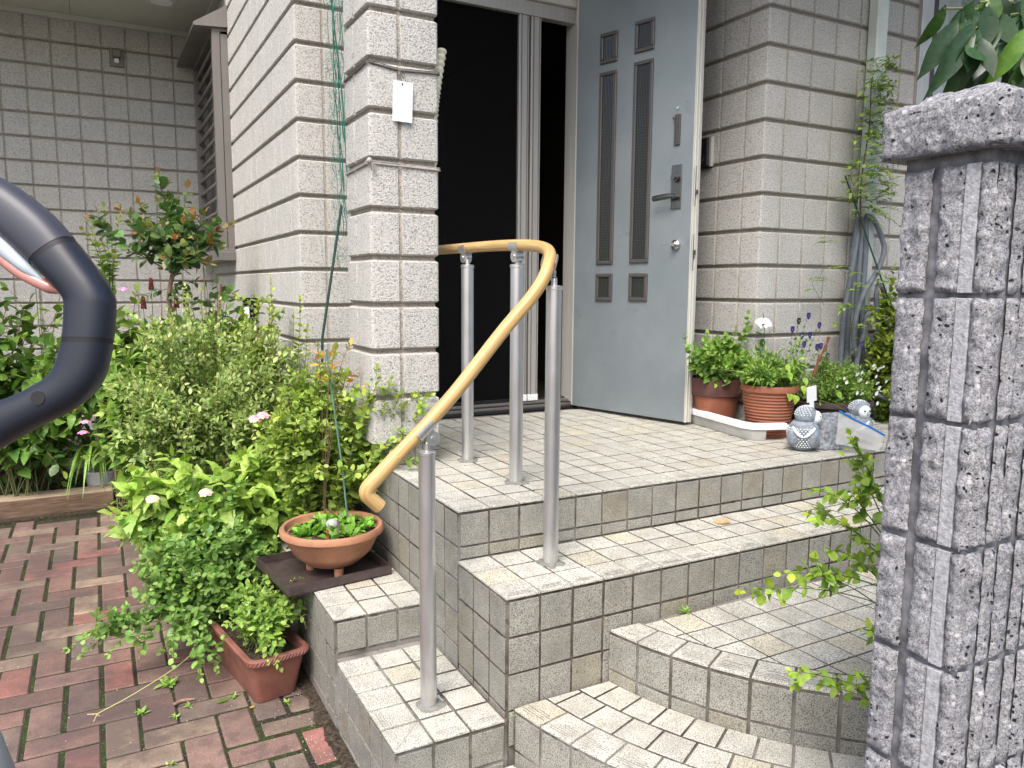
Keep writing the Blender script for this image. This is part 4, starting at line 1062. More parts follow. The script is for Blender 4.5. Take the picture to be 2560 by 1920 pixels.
# thin climbing sprays left of the tree
p = Plant('rambling_rose', 'thin light green rambling stem against the block wall beside the small tree', 'plant', (-.90, 3.0, -.74))
for tp in ((-.98, 2.95, 1.05), (-.88, 2.95, 1.12), (-.80, 2.95, 1.07), (-.90, 2.9, .92), (-.84, 2.9, .84), (-.99, 2.9, .98)):
    pts = bez(V3(-.88, 3.0, .3), V3(-.86, 2.98, .85), np.array(tp), 9); p.stem(pts, .003, .001); p.leafy(pts, .55, .035, .055, ang=60, pair=True)
p.stem(bez(p.root, V3(-.9, 3., 0), V3(-.88, 3.0, .3), 5), .004, .003)
p.done(T_OVAL, [(.13, .22, .05), (.16, .25, .06)], [(.28, .25, .06)], 'leaf', 'stem')
# geranium-like round leaves near the window corner
p = Plant('round_leaf_plant', 'plant with round scalloped green leaves below the barred window', 'plant', (-.36, 2.75, -.55))
p.bush(34, (-.36, 2.7, .40), (.20, .18, .30), .08, .085, .07, .5, 2, .004, .4, .12, pair=False, ang=70, petiole=.03)
p.done(T_ROUND, [(.09, .18, .045), (.12, .22, .06), (.07, .14, .035)], None, 'leaf', 'stem')
b = MB(); b.tube([(-.40, 1.95, -.74), (-.44, 1.93, .3), (-.405, 1.94, .69)], .0075, 7); tag(b.build('brown_stake', M['bark'], smooth=True, loc=(-.40, 1.95, -.74)), 'weathered brown wooden stake leaning by the round-leaved plant', 'garden stake')
b = MB(); b.box(-.30, -.23, 1.958, 1.966, .50, .62, .001); b.box(-.297, -.27, 1.955, 1.9585, .50, .575, mat=1)
for k_ in range(40): x, z = rng.uniform(-.29, -.24), rng.uniform(.51, .61); s_ = rng.uniform(.001, .004); b.box(x, x + s_, 1.9560, 1.9578, z, z + s_, mat=1)
b.tube([(-.265, 1.968, -.74), (-.265, 1.968, .56)], .004, 6)
tag(b.build('garden_tag', [M['gloss_black'], M['white_plastic']], loc=(-.265, 1.968, -.74)), 'small black plate with white flecks half hidden among the shrubs by the side wall', 'sign')
# big pale fine-leaved shrub
p = Plant('abelia_shrub', 'large airy pale green small-leaved shrub in the middle of the garden bed', 'shrub', (-.47, 1.75, -.72))
p.bush(150, (-.47, 1.50, .12), (.43, .36, .56), .15, .037, .019, .22, 9, .0032, .35, .17, pair=True, ang=52, clipx=-.12)
for (x, y, z) in ((-.60, 1.5, .62), (-.55, 1.45, .66), (-.50, 1.5, .60), (-.68, 1.5, .58), (-.78, 1.5, .50)):
    pts = bez(p.root, V3(x, y, .2), V3(x, y, z), 10); p.stem(pts, .003, .001); p.leafy(pts, .4, .02, .036)
p.done(T_SMALL, [(.25, .33, .115), (.30, .38, .14), (.19, .27, .09)], [(.40, .46, .17), (.36, .43, .15)], 'leaf', 'stem_brown')
# lantana along the left
p = Plant('lantana_bush', 'light green pink-flowered lantana with oval leaves at the left edge of the pale shrub', 'shrub', (-.72, 1.95, -.74))
p.bush(44, (-.78, 1.9, .05), (.17, .22, .52), .10, .078, .045, .35, 3, .0035, .4, .14, pair=True, ang=60, droop=.15)
for c in ((-.84, 1.62, .66), (-1.02, 1.75, .075), (-1.03, 1.74, .03), (-.98, 1.75, .46)): floret_head(p.o, c, 22, .022, .008, PINK)
p.done(T_BIG, [(.14, .235, .055), (.17, .27, .06), (.11, .20, .045)], [(.24, .34, .07)], 'leaf', 'stem')
# yellow-green shrub against the wall
p = Plant('box_shrub', 'yellow-green upright shrub growing against the side wall behind the pale shrub', 'shrub', (-.24, 1.95, -.55))
p.bush(80, (-.26, 1.75, .16), (.18, .30, .46), .07, .042, .022, .3, 5, .003, .4, .13, pair=True, clipx=-.10)
for (x, y, z) in ((-.19, 1.8, .72), (-.13, 1.6, .56), (-.12, 1.5, .62), (-.22, 1.7, .60), (-.11, 1.42, .50)):
    pts = bez(V3(-.22, 1.9, -.5), V3(x, y, .2), V3(x, y, z), 10); p.stem(pts, .003, .001); p.leafy(pts, .45, .028, .042)
p.done(T_OVAL, [(.16, .24, .035), (.20, .28, .04), (.11, .18, .03)], [(.33, .36, .05), (.30, .34, .05)], 'leaf', 'stem_brown')
# dark fine herb
p = Plant('rosemary', 'dark fine-needled bush before the side wall near the green pole', 'shrub', (-.18, 1.15, -.37))
p.bush(60, (-.17, 1.15, .22), (.13, .16, .25), .05, .022, .008, .2, 6, .002, .4, .10, pair=True, ang=45, clipx=-.03)
p.done(T_NEEDLE, [(.06, .11, .04), (.08, .14, .05)], None, 'leaf', 'stem_brown')
# bright front lantana with big toothed leaves
p = Plant('nettle_leaf_lantana', 'bright yellow-green lantana with big toothed leaves and pink and yellow flower heads in front', 'shrub', (-.52, 1.45, -.72))
p.bush(46, (-.50, 1.14, -.24), (.45, .22, .32), .12, .105, .055, .45, 3, .004, .15, .12, pair=True, ang=66, droop=.25, minr=.6)
for (x, y, z) in ((-.78, 1.2, -.12), (-.66, 1.12, -.05), (-.55, 1.1, -.06), (-.45, 1.05, .02), (-.36, 1.05, .06), (-.30, 1.02, -.03), (-.62, 1.02, -.22), (-.50, 1.0, -.20), (-.40, 1.0, -.12), (-.72, 1.08, -.25), (-.24, 1.05, -.02)):
    pts = bez(p.root, V3(x * .9, 1.3, -.1), V3(x, y, z), 9); p.stem(pts, .004, .002); p.leafy(pts, .62, .042, .125, ang=68, droop=.15)
for c, cl in (((-.415, 1.05, .155), PYEL + PINK), ((-.385, 1.04, .168), PYEL + PINK), ((-.335, .99, .005), PYEL), ((-.62, .96, -.10), PYEL), ((-.80, 1.05, -.125), PYEL)):
    floret_head(p.o, c, 26, .022, .0085, cl, up=(0, -.4, 1)); p.stem(bez(np.array(c) + V3(0, .1, -.15), np.array(c) + V3(0, .03, -.08), np.array(c), 4), .0018, .0012)
p.done(T_BIG, [(.21, .32, .06), (.25, .37, .075), (.16, .26, .05)], [(.31, .42, .09)], 'leaf', 'stem')
# leafy bush next to the pillar
p = Plant('honeysuckle_bush', 'loose yellow-green bush with arching twigs beside the pillar above the bowl planter', 'shrub', (-.20, .98, -.37))
p.bush(100, (-.20, .93, .06), (.23, .17, .29), .07, .038, .020, .2, 5, .0022, .35, .12, pair=True, ang=58, clipx=.03)
for (x, y, z) in ((.09, .62, .27), (.03, .58, .29), (-.02, .62, .24), (.10, .60, .20), (-.10, .7, .30), (-.02, .55, .12), (-.06, .6, .32), (-.30, .75, .22), (-.25, .7, -.02), (-.08, .6, -.02), (.07, .58, .14), (.05, .6, .24), (.0, .6, .34), (-.05, .62, .38), (-.14, .7, .36), (.02, .56, .05), (.12, .6, .25), (-.35, .8, .3)):
    pts = bez(p.root + V3(0, -.05, 0), V3(x - .05, y + .15, .05), V3(x, y, z), 9); p.stem(pts, .0022, .001); p.leafy(pts, .3, .022, .046)
    for j in range(3):
        q_ = pts[rng.integers(4, 9)]; e2 = q_ + rng.normal(0, .04, 3); tw = bez(q_, (q_ + e2) / 2, e2, 4); p.stem(tw, .0009, .0006, 3); p.leafy(tw, .2, .022, .036)
p.done(T_OVAL, [(.20, .29, .06), (.25, .34, .07), (.15, .22, .045)], [(.34, .41, .08), (.30, .38, .07)], 'leaf', 'stem_brown')
p = Plant('maple_seedling', 'orange-tinted small-leaved young plant tied to a pale green stake', 'plant', (-.215, .80, -.37))
for (x, y, z) in ((-.19, .76, .44), (-.25, .76, .46), (-.13, .76, .46), (-.12, .74, .36), (-.10, .72, .30), (-.2, .70, .45)):
    pts = bez(p.root, V3(-.21, .76, .3), V3(x + .02, y, z), 9); p.stem(pts, .0014, .0008); p.leafy(pts, .86, .022, .055, pair=True, ang=60, droop=.25)
p.done(T_OVAL, [(.40, .22, .06), (.34, .26, .06), (.45, .20, .05), (.20, .24, .06)], None, 'leaf', 'stem_brown')
b = MB(); b.tube([(-.135, .715, -.30), (-.156, .72, -.019), (-.201, .75, .449)], .0036, 8); tag(b.build('plant_stake', M['green_stake'], smooth=True, loc=(-.225, .70, -.30)), 'pale green plastic plant stake standing in the bowl planter', 'garden stake')
# mounding round-leaved herb spilling over the paving
p = Plant('oregano_clump', 'sprawling round-leaved herb spilling over the brick paving beside the trough', 'herb', (-.62, 1.12, -.75))
p.bush(120, (-.60, .98, -.42), (.28, .21, .29), .10, .034, .021, .3, 6, .0016, .5, .15, pair=True, ang=62, minr=.25)
for (x, y, z) in ((-1.10, .80, -.55), (-1.04, .78, -.50), (-1.00, .80, -.53), (-.92, .82, -.52), (-1.06, .84, -.60), (-.88, .75, -.60), (-.78, .66, -.62), (-.70, .60, -.66), (-.64, .66, -.68), (-.84, .86, -.45), (-.98, .8, -.60)):
    pts = bez(V3(-.66, 1.0, -.55), V3(x * .6 - .3, .92, -.52), V3(x, y, z), 10); p.stem(pts, .0018, .0008, 3); p.leafy(pts, .3, .026, .034)
    for j in range(2):
        q_ = pts[rng.integers(5, 9)]; e2 = q_ + V3(*rng.uniform(-.05, .05, 2), rng.uniform(.02, .08)); tw = bez(q_, (q_ + e2) / 2, e2, 4); p.stem(tw, .001, .0007, 3); p.leafy(tw, .2, .02, .03)
p.done(T_ROUND, [(.14, .25, .06), (.17, .29, .075), (.11, .20, .05)], [(.25, .37, .10)], 'leaf', 'stem_brown')
b = MB(); pts = smooth_path([(-.62, .86, -.60), (-.74, .76, -.66), (-.90, .68, -.70), (-1.02, .66, -.735)], 6); b.tube(pts, .0016, 5, col=(.42, .44, .16))
for k_ in range(7): e = pts[-1] + V3(rng.uniform(-.03, .01), rng.uniform(-.02, .02), rng.uniform(-.022, 0)); b.tube([pts[-1], e], .0012, 4, col=(.55, .45, .22))
tag(b.build('dry_runner', M['petal'], loc=(-.62, .86, -.60)), 'long pale dry runner with a withered tip lying over the brick paving', 'plant stem')
# strap-leaved plant in the white pot
b = MB(); b.lathe([(.075, 0), (.10, .16), (.105, .16), (.105, .175), (.095, .175), (.09, .15), (0, .15)], (-.98, 3.72, ZG + .02), 24)
wp = tag(b.build('white_pot', M['white_plastic'], smooth=True, loc=(-.98, 3.72, ZG + .02)), 'white plastic pot behind the end of the timber edging', 'plant pot')
p = Plant('strap_leaf_lily', 'clump of long arching strap leaves growing in the white pot', 'plant', (-.98, 3.72, -.58)); b = MB()
for k_ in range(70):
    th = rng.uniform(0, 2 * PI); L = rng.uniform(.25, .5); o_ = V3(math.cos(th), math.sin(th) - .25, 0); a = p.root + o_ * .03; c = a + o_ * L * .3 + V3(0, 0, L * .95); e = a + o_ * L * .75 + V3(0, 0, rng.uniform(-.12, .25))
    q_ = bez(a, c, e, 9); sd_ = nrm(np.cross(o_, (0, 0, 1))); w_ = .013; cc = colmix([(.13, .24, .045), (.18, .31, .06)], 1)[0]
    Vs = []
    for i in range(9):
        ww = w_ * (1 - (i / 8) ** 3) + .0005; Vs += [q_[i] - sd_ * ww, q_[i] + V3(0, 0, -.003), q_[i] + sd_ * ww]
    b.add(Vs, [(3 * i + j, 3 * i + j + 1, 3 * i + j + 4, 3 * i + j + 3) for i in range(8) for j in (0, 1)], cc)
b.build('strap_leaves', M['leaf'], p.o, smooth=True, ang=80)
b = MB(); b.ball((-1.07, 2.3, .09), (.012, .012, .045), 10, 8, col=(.62, .36, .08)); b.tube([(-1.07, 2.3, .13), (-1.05, 2.4, .19), (-1.0, 2.6, .1), (-.95, 2.9, -.7)], .0015, 4, col=(.2, .25, .08)); b.build('lily_bud', M['petal'], p.o, smooth=True)
# brown planter far left, timber edging
b = MB(); b.box(-2.3, -1.38, 4.05, 4.45, -.70, -.42, .01); b.box(-2.32, -1.36, 4.03, 4.47, -.44, -.40, .008)
tag(b.build('brown_planter', M['tray_dark' if 0 else 'trough'], loc=(-1.84, 4.25, -.70)), 'brown rectangular planter box at the far left against the house', 'planter')
b = MB(); b.box(-2.3, -.915, 3.375, 3.56, ZG - .02, -.640, .004); b.xf(Matrix.Translation((0, 0, 0)))
n0 = len(b.V); b.box(-2.296, -.919, 3.379, 3.556, -.6405, -.6375, .001, mat=1)
tag(b.build('timber_edging', [M['timber'], M['timber_top']], loc=(-1.6, 3.46, ZG)), 'weathered brown timber sleeper edging the garden bed at the left', 'timber edging')
# trough planter
def frustum_tray(b, cx, cy, z0, h, l0, w0, l1, w1, rc, rot, wall=.008, rim=.014, rimh=.02, n=5):
    def ring(l, w_, z, r_):
        P = []
        for (sx, sy, a0) in ((1, 1, 0), (-1, 1, 90), (-1, -1, 180), (1, -1, 270)):
            for k_ in range(n + 1):
                a = math.radians(a0 + 90 * k_ / n); P.append((sx * (w_ / 2 - r_) + r_ * math.cos(a), sy * (l / 2 - r_) + r_ * math.sin(a), z))
        cr, sr = math.cos(rot), math.sin(rot); return [(cx + p[0] * cr - p[1] * sr, cy + p[0] * sr + p[1] * cr, p[2]) for p in P]
    R0 = [ring(l0, w0, z0, rc * .8), ring(l0 + .004, w0 + .004, z0 + .008, rc * .8), ring(l1, w1, z0 + h - rimh, rc), ring(l1 + 2 * rim, w1 + 2 * rim, z0 + h - rimh, rc + rim), ring(l1 + 2 * rim, w1 + 2 * rim, z0 + h - .004, rc + rim), ring(l1 + 2 * rim - .008, w1 + 2 * rim - .008, z0 + h, rc + rim), ring(l1 - wall, w1 - wall, z0 + h, rc), ring(l1 - wall * 2, w1 - wall * 2, z0 + h - .04, rc)]
    k_ = len(R0[0]); Vs = [p for r_ in R0 for p in r_]
    F = [(i * k_ + j, i * k_ + (j + 1) % k_, (i + 1) * k_ + (j + 1) % k_, (i + 1) * k_ + j) for i in range(len(R0) - 1) for j in range(k_)] + [tuple(range(k_))[::-1]]
    b.add(Vs, F); return R0
rot_t = math.radians(10)
tg_ = thing('trough_planter', 'long terracotta-coloured plastic trough with a rope-pattern rim beside the tiled side block', 'planter', (-.50, .80, ZG))
b = MB(); R0 = frustum_tray(b, -.505, .775, ZG + .002, .178, .50, .145, .58, .195, .03, rot_t); b.build('trough_body', M['trough'], tg_, smooth=True, ang=40)
b = MB(); rimr = [np.array(p) for p in R0[4]]
for i in range(len(rimr)):
    a, c = rimr[i], rimr[(i + 1) % len(rimr)]; L = np.linalg.norm(c - a); m_ = max(1, int(L / .012))
    for k_ in range(m_):
        q_ = a + (c - a) * (k_ + .5) / m_; e = nrm(c - a); b.tube([q_ - e * .005 - V3(0, 0, .013), q_ + e * .005 + V3(0, 0, -.001)], .003, 5)
b.build('rope_rim', M['trough'], tg_, smooth=True)
b = MB(); q_ = [(p[0], p[1], ZG + .145) for p in R0[-1]]; b.add(q_, [tuple(range(len(q_)))]); b.build('potting_soil', M['soil'], tg_)
p = Plant('trough_herb', 'fresh green small-leaved plants filling the front of the trough planter', 'plant', (-.49, .66, -.61))
p.bush(46, (-.47, .66, -.50), (.11, .18, .15), .07, .033, .022, .25, 3, .0015, .3, .09, pair=True, ang=60, minr=.2)
for (x, y, z) in ((-.47, .47, -.60), (-.45, .50, -.63), (-.50, .47, -.58), (-.34, .62, -.38), (-.38, .6, -.37), (-.31, .55, -.44), (-.36, .52, -.50)):
    pts = bez(p.root, V3(x, y + .04, -.42), V3(x, y, z), 7); p.stem(pts, .0015, .0008, 3); p.leafy(pts, .35, .022, .036)
p.done(T_OVAL, [(.17, .28, .05), (.21, .33, .07), (.13, .22, .045)], [(.28, .38, .09)], 'leaf', 'stem')
# bowl on its tray
b = MB(); tz = zu + .001; b.box(-.435, -.045, .50, .86, tz, tz + .005); 
for (x0_, x1_, y0_, y1_) in ((-.435, -.045, .50, .504), (-.435, -.045, .856, .86), (-.435, -.431, .504, .856), (-.049, -.045, .504, .856)): b.box(x0_, x1_, y0_, y1_, tz + .0005, tz + .036, mat=0)
b.xf(Matrix.Translation((-.24, .6, 0)) @ Matrix.Rotation(math.radians(7), 4, 'Z') @ Matrix.Translation((.24, -.6, 0)))
tag(b.build('drip_tray', M['tray_dark'], loc=(-.24, .68, tz)), 'dark brown rectangular drip tray under the round bowl planter', 'tray')
bc = (-.218, .660, tz + .006)
bp_ = thing('bowl_planter', 'wide round terracotta bowl planter standing in the dark tray', 'planter', bc)
b = MB(); b.lathe([(.001, .020), (.055, .020), (.10, .038), (.145, .080), (.172, .135), (.180, .143), (.190, .150), (.191, .164), (.184, .174), (.172, .172), (.165, .150), (.001, .148)], bc, 44, mat=0)
b.build('bowl', M['terra_bowl'], bp_, smooth=True, ang=50)
for k_ in range(3):
    a = .5 + 2.1 * k_; b = MB(); x, y = bc[0] + .085 * math.cos(a), bc[1] + .085 * math.sin(a); b.lathe([(.016, -.004), (.018, .034)], (x, y, bc[2]), 10); b.build('bowl_foot', M['terra_bowl'], bp_, smooth=True)
b = MB(); b.disc((bc[0], bc[1], bc[2] + .149), .165, 30, .05, .006); b.build('potting_soil', M['soil'], bp_)
p = Plant('bowl_rosettes', 'rosettes of spoon-shaped bright green leaves growing in the round bowl', 'plant', (bc[0], bc[1], bc[2] + .150))
zs = bc[2] + .153
for k_ in range(26):
    a = rng.uniform(0, 2 * PI); r_ = .145 * math.sqrt(rng.random()); c = V3(bc[0] + r_ * math.cos(a), bc[1] + r_ * math.sin(a), zs)
    for j in range(13):
        th = j * 2.4 + rng.uniform(0, .5); el = rng.uniform(.25, 1.0); d = V3(math.cos(th) * math.cos(el), math.sin(th) * math.cos(el), math.sin(el)); p.leaf(c, d, V3(0, 0, 1) + rng.normal(0, .2, 3), rng.uniform(.035, .055))
p.done(leaf_tmpl([(0, 0), (.3, .07), (.6, .2), (.85, .2), (1, 0)], .2, .2), [(.12, .25, .03), (.16, .31, .045), (.09, .19, .03)])
b = MB(); b.ball((-.225, .63, zs + .03), (.024, .022, .021), 14, 10); tag(b.build('white_ball', M['old_ball'], smooth=True, loc=(-.225, .63, zs + .03)), 'small dull pale ball half hidden in the bowl planter', 'ball')
b = MB(); b.box(-.275, -.268, .518, .520, zs - .01, zs + .05, col=(.45, .04, .08)); tag(b.build('plant_marker', M['petal'], loc=(-.27, .519, zs)), 'thin dark red plastic marker stuck in the bowl soil', 'plant marker')
b = MB(); b.box(-.232, -.225, .535, .5375, zs - .01, zs + .075, col=(.16, .10, .09)); tag(b.build('plant_marker', M['petal'], loc=(-.228, .536, zs)), 'thin brown plastic marker stuck in the bowl beside the white ball', 'plant marker')
# green pole and net
np_ = thing('garden_net', 'dark green pole with tangled green garden netting hanging beside the pillar', 'netting', (-.10, 1.25, -.55))
b = MB(); b.tube([(-.12, 1.25, -.55), (-.085, 1.25, .46), (.012, 1.25, 1.03)], .006, 8); b.build('pole', M['green_pole'], np_, smooth=True)
b = MB(); r = random.Random(4)
for k_ in range(13):
    x = -.03 + .085 * r.random(); P = []; zt, zb_ = 2.3, r.choice([.9, 1.0, .6, 1.2])
    for i in range(26):
        t = i / 25; P.append((x + .045 * t + .012 * math.sin(t * 9 + k_) + r.uniform(-.006, .006), 1.30 + r.uniform(-.01, .01), zt + (zb_ - zt) * t))
    b.tube(P, .0011 if k_ % 3 else .0018, 4, False)
for k_ in range(46):
    z = r.uniform(.75, 2.1); x = -.02 + .03 * (2.1 - z); c = V3(x, 1.30, z); P = [c + V3(.02 * math.cos(a) * r.uniform(.5, 1.6), .01 * math.sin(a), .04 * math.sin(a) * r.uniform(.4, 1.4)) for a in np.linspace(r.uniform(0, 2), r.uniform(4, 7), 9)]
    b.tube(P, .0008, 3, False)
b.tube(smooth_path([(-.02, 1.3, 2.3), (0, 1.3, 1.9), (.03, 1.3, 1.6), (.045, 1.3, 1.4), (.06, 1.3, 1.0)], 6), .0035, 5, False)
b.build('netting', M['net'], np_)
# ------------------------------------------------------------ things on the pillar
def cord(z, xa=-.068, knot=None):
    return [(-.069, .90, z - .005), (-.069, .70, z), (-.069, .625, z + .003), (-.062, .617, z + .003), (.05, .6165, z - .012 if knot is None else z), (.20, .6165, z - .004), (.209, .625, z - .004), (.209, .9, z)]
b = MB(); b.tube(cord(1.462), .0035, 6); b.tube([(q_[0] * 1.001, q_[1] - .001, q_[2] + .006) for q_ in cord(1.462)], .0015, 5)
b.tube(smooth_path([(.045, .614, 1.452), (.052, .608, 1.44), (.062, .608, 1.425), (.068, .609, 1.44), (.056, .611, 1.452)], 4), .0014, 5)
b.tube(smooth_path([(.055, .611, 1.45), (.050, .608, 1.43), (.060, .609, 1.41)], 4), .0014, 5)
tag(b.build('tie_wire', M['dark_cord'], smooth=True, loc=(0, .62, 1.46)), 'thin dark wire tied round the pillar above the white card', 'wire')
b = MB(); b.tube(cord(1.118, knot=1), .004, 6); b.tube([(q_[0], q_[1] - .0015, q_[2] + .007) for q_ in cord(1.118, knot=1)], .002, 5)
b.ball((-.066, .612, 1.128), (.010, .008, .011), 10, 8); b.tube(smooth_path([(-.068, .612, 1.13), (-.078, .61, 1.115), (-.082, .61, 1.12), (-.07, .61, 1.132)], 4), .0028, 5); b.tube([(-.062, .61, 1.122), (-.054, .608, 1.105), (-.056, .609, 1.075)], .0022, 5); b.tube([(-.062, .61, 1.122), (-.046, .608, 1.11), (-.044, .609, 1.09)], .0022, 5)
tag(b.build('tie_wire', M['rope'], smooth=True, loc=(0, .62, 1.12)), 'pale twisted tie knotted round the pillar below the white card', 'wire')
b = MB(); b.box(.0235, .098, .607, .6085, 1.272, 1.412); b.xf(Matrix.Translation((.06, .6, 1.41)) @ Matrix.Rotation(math.radians(1.5), 4, 'Y') @ Matrix.Translation((-.06, -.6, -1.41)))
b.tube([(.058, .606, 1.405), (.058, .606, 1.4)], .003, 8, mat=2)
n0 = len(b.V); P = [(.047, 1.388), (.090, 1.392), (.092, 1.312), (.078, 1.308), (.080, 1.286), (.034, 1.284), (.030, 1.368), (.046, 1.370)]; b.add([(x, .6062, z) for x, z in P], [tuple(range(len(P)))[::-1]], (.80, .80, .79), 1)
tag(b.build('hanging_card', [M['white_plastic'], M['petal'], M['gloss_black']], loc=(.06, .608, 1.40)), 'blank white card hanging from the wire on the pillar', 'card')
b = MB(); P = smooth_path([(.292, .90, 1.15), (.298, .90, 1.36), (.312, .90, 1.48), (.338, .90, 1.635)], 26); R1 = [(.020 if (i % 4) < 2 else .0165) for i in range(len(P))]; b.tube(P, R1, 14)
tag(b.build('corrugated_hose', M['hose'], smooth=True, loc=(.292, .90, 1.15)), 'cream corrugated hose end sticking out behind the pillar', 'hose')
# ------------------------------------------------------------ pots on the landing
b = MB(); tr_ = [(1.60, .372), (1.665, .335)]
def extr(b, path_, prof, mat=0, jag=None):
    P = [np.array((*p, 0.), float) for p in path_]; k_ = len(P); rows = []
    for i in range(k_):
        d = nrm(P[min(i + 1, k_ - 1)] - P[max(i - 1, 0)]); o_ = np.array([d[1], -d[0], 0.]); rows.append([P[i] + o_ * a + V3(0, 0, z) for a, z in prof])
    n_ = len(prof); b.add([q_ for r_ in rows for q_ in r_], [(i * n_ + j, (i + 1) * n_ + j, (i + 1) * n_ + j + 1, i * n_ + j + 1) for i in range(k_ - 1) for j in range(n_ - 1)] + [tuple(range(n_)), tuple((k_ - 1) * n_ + j for j in range(n_))[::-1]], mat=mat)
tp_ = thing('planter_tray', 'cracked white vinyl tray edge in front of the two terracotta pots', 'tray', (1.70, .6, 0))
pin = [(1.735, 1.0), (1.70, .83), (1.665, .60), (1.643, .45), (1.652, .412), (1.70, .385), (1.785, .355)]
b = MB(); extr(b, pin[:6], [(0, .002), (.012, .002), (.020, .03), (.022, .052), (.018, .056), (.012, .056), (.008, .03), (.0, .010)][::-1]); b.build('tray_side', M['tray_white'], tp_, smooth=True)
b = MB(); extr(b, pin, [(.004, .054), (.030, .052), (.032, .074), (.026, .080), (.004, .080)][::-1]); b.build('tray_rim', M['white_plastic'], tp_, smooth=False)
def pot(name, label, c, prof, mat_, soilz, soilr, extra=None):
    o = thing(name, label, 'flower pot', c); b = MB(); b.lathe(prof, c, 40); b.build('pot_wall', M[mat_], o, smooth=True, ang=40)
    if extra: b = MB(); b.lathe(extra[0], c, 40); b.build('pot_rim', M[extra[1]], o, smooth=True, ang=40)
    b = MB(); b.disc((c[0], c[1], c[2] + soilz), soilr, 28, .05, .006); b.build('potting_soil', M['soil'], o); return o
ribs = [(.092, 0), (.093, .004)] + [(.093 + .028 * t + (.003 if k_ % 2 else -.0012), .01 + .19 * t) for k_, t in enumerate(np.linspace(0, 1, 27))] + [(.124, .206), (.130, .212), (.130, .232), (.124, .240), (.116, .238), (.113, .21)]
pot('ribbed_pot', 'orange ribbed terracotta pot standing behind the left owl', (1.805, .47, .002), ribs, 'terra', .215, .115)
pot('dark_rim_pot', 'wide terracotta pot with a dark wet rim nearest the open door', (1.775, .79, .002), [(.088, 0), (.090, .01), (.113, .150), (.118, .153)], 'terra', .205, .118, ([(.118, .151), (.126, .156), (.132, .232), (.130, .240), (.122, .240), (.120, .20)], 'terra_dark'))
pot('black_pot', 'low dark brown pot of white flowers behind the owl planter', (2.20, .47, .002), [(.15, 0), (.16, .01), (.20, .12), (.212, .125), (.212, .145), (.20, .15), (.19, .12)], 'tray_dark', .125, .19)
p = Plant('mint_plant', 'light green leafy herb filling the dark-rimmed pot nearest the door', 'plant', (1.775, .79, .21))
p.bush(70, (1.76, .75, .31), (.15, .14, .13), .09, .046, .026, .2, 3, .0016, .4, .07, pair=True, ang=58)
for (x, y, z) in ((1.62, .70, .47), (1.60, .66, .41), (1.86, .68, .56), (1.80, .7, .49), (1.71, .7, .42), (1.50, .72, .46), (1.54, .7, .42)):
    pts = bez(p.root, V3(x, y, .38), V3(x, y, z), 8); p.stem(pts, .0015, .0008, 3); p.leafy(pts, .35, .03, .04)
p.done(T_HEART, [(.13, .23, .045), (.16, .28, .06), (.10, .18, .04)], [(.22, .34, .07)], 'leaf', 'stem')
p = Plant('garden_phlox', 'tall stem topped by a white flower cluster rising between the two terracotta pots', 'flowering plant', (1.84, .66, .15))
pts = bez(p.root, V3(1.92, .60, .35), V3(1.885, .60, .53), 10); p.stem(pts, .003, .002); p.leafy(pts, .3, .05, .075, ang=45)
floret_head(p.o, (1.885, .60, .520), 40, .036, .0105, [(.70, .71, .72), (.50, .52, .52), (.62, .63, .63)], (.45, .5, .3), up=(-.3, -.5, .8), dome=.55)
p.done(T_LANCE, [(.06, .13, .035), (.08, .16, .045)])
p = Plant('cosmos_foliage', 'feathery and broad green foliage growing in the ribbed terracotta pot', 'plant', (1.805, .47, .19))
p.bush(60, (1.80, .46, .28), (.16, .13, .13), .10, .040, .02, .15, 3, .0014, .4, .07, pair=True, ang=45)
for k_ in range(46):
    e = p.root + V3(rng.uniform(-.2, .30), rng.uniform(-.12, .12), rng.uniform(.06, .28)); pts = bez(p.root + V3(*rng.uniform(-.08, .08, 2), 0), (p.root + e) / 2 + V3(0, 0, .07), e, 6); p.stem(pts, .0011, .0007, 3)
    if k_ % 3 == 0: p.leafy(pts, .4, .03, .03)
p.done(T_LANCE, [(.10, .20, .04), (.14, .25, .05), (.18, .30, .06)], [(.25, .34, .07)], 'leaf', 'stem')
p = Plant('heart_leaf_vine', 'few heart-shaped yellow-green leaves hanging over the rim of the ribbed pot', 'plant', (1.85, .42, .20))
for (x, y, z) in ((1.86, .33, .245), (1.82, .33, .205), (1.88, .34, .28), (1.78, .34, .31), (1.80, .345, .215), (2.03, .18, .10), (2.00, .25, .22), (1.74, .32, .345)): p.leaf((x, y, z), (rng.uniform(-.4, .4), -.5, -.8), (0, -.8, .5), .042); p.stem(bez(p.root, V3(x, y + .04, z + .08), V3(x, y, z), 5), .001, .0008, 3)
p.done(T_HEART, [(.24, .36, .05), (.20, .33, .05)])
p = Plant('violas', 'slender stems with dark purple flowers behind the ribbed pot', 'flowering plant', (2.0, .55, .13))
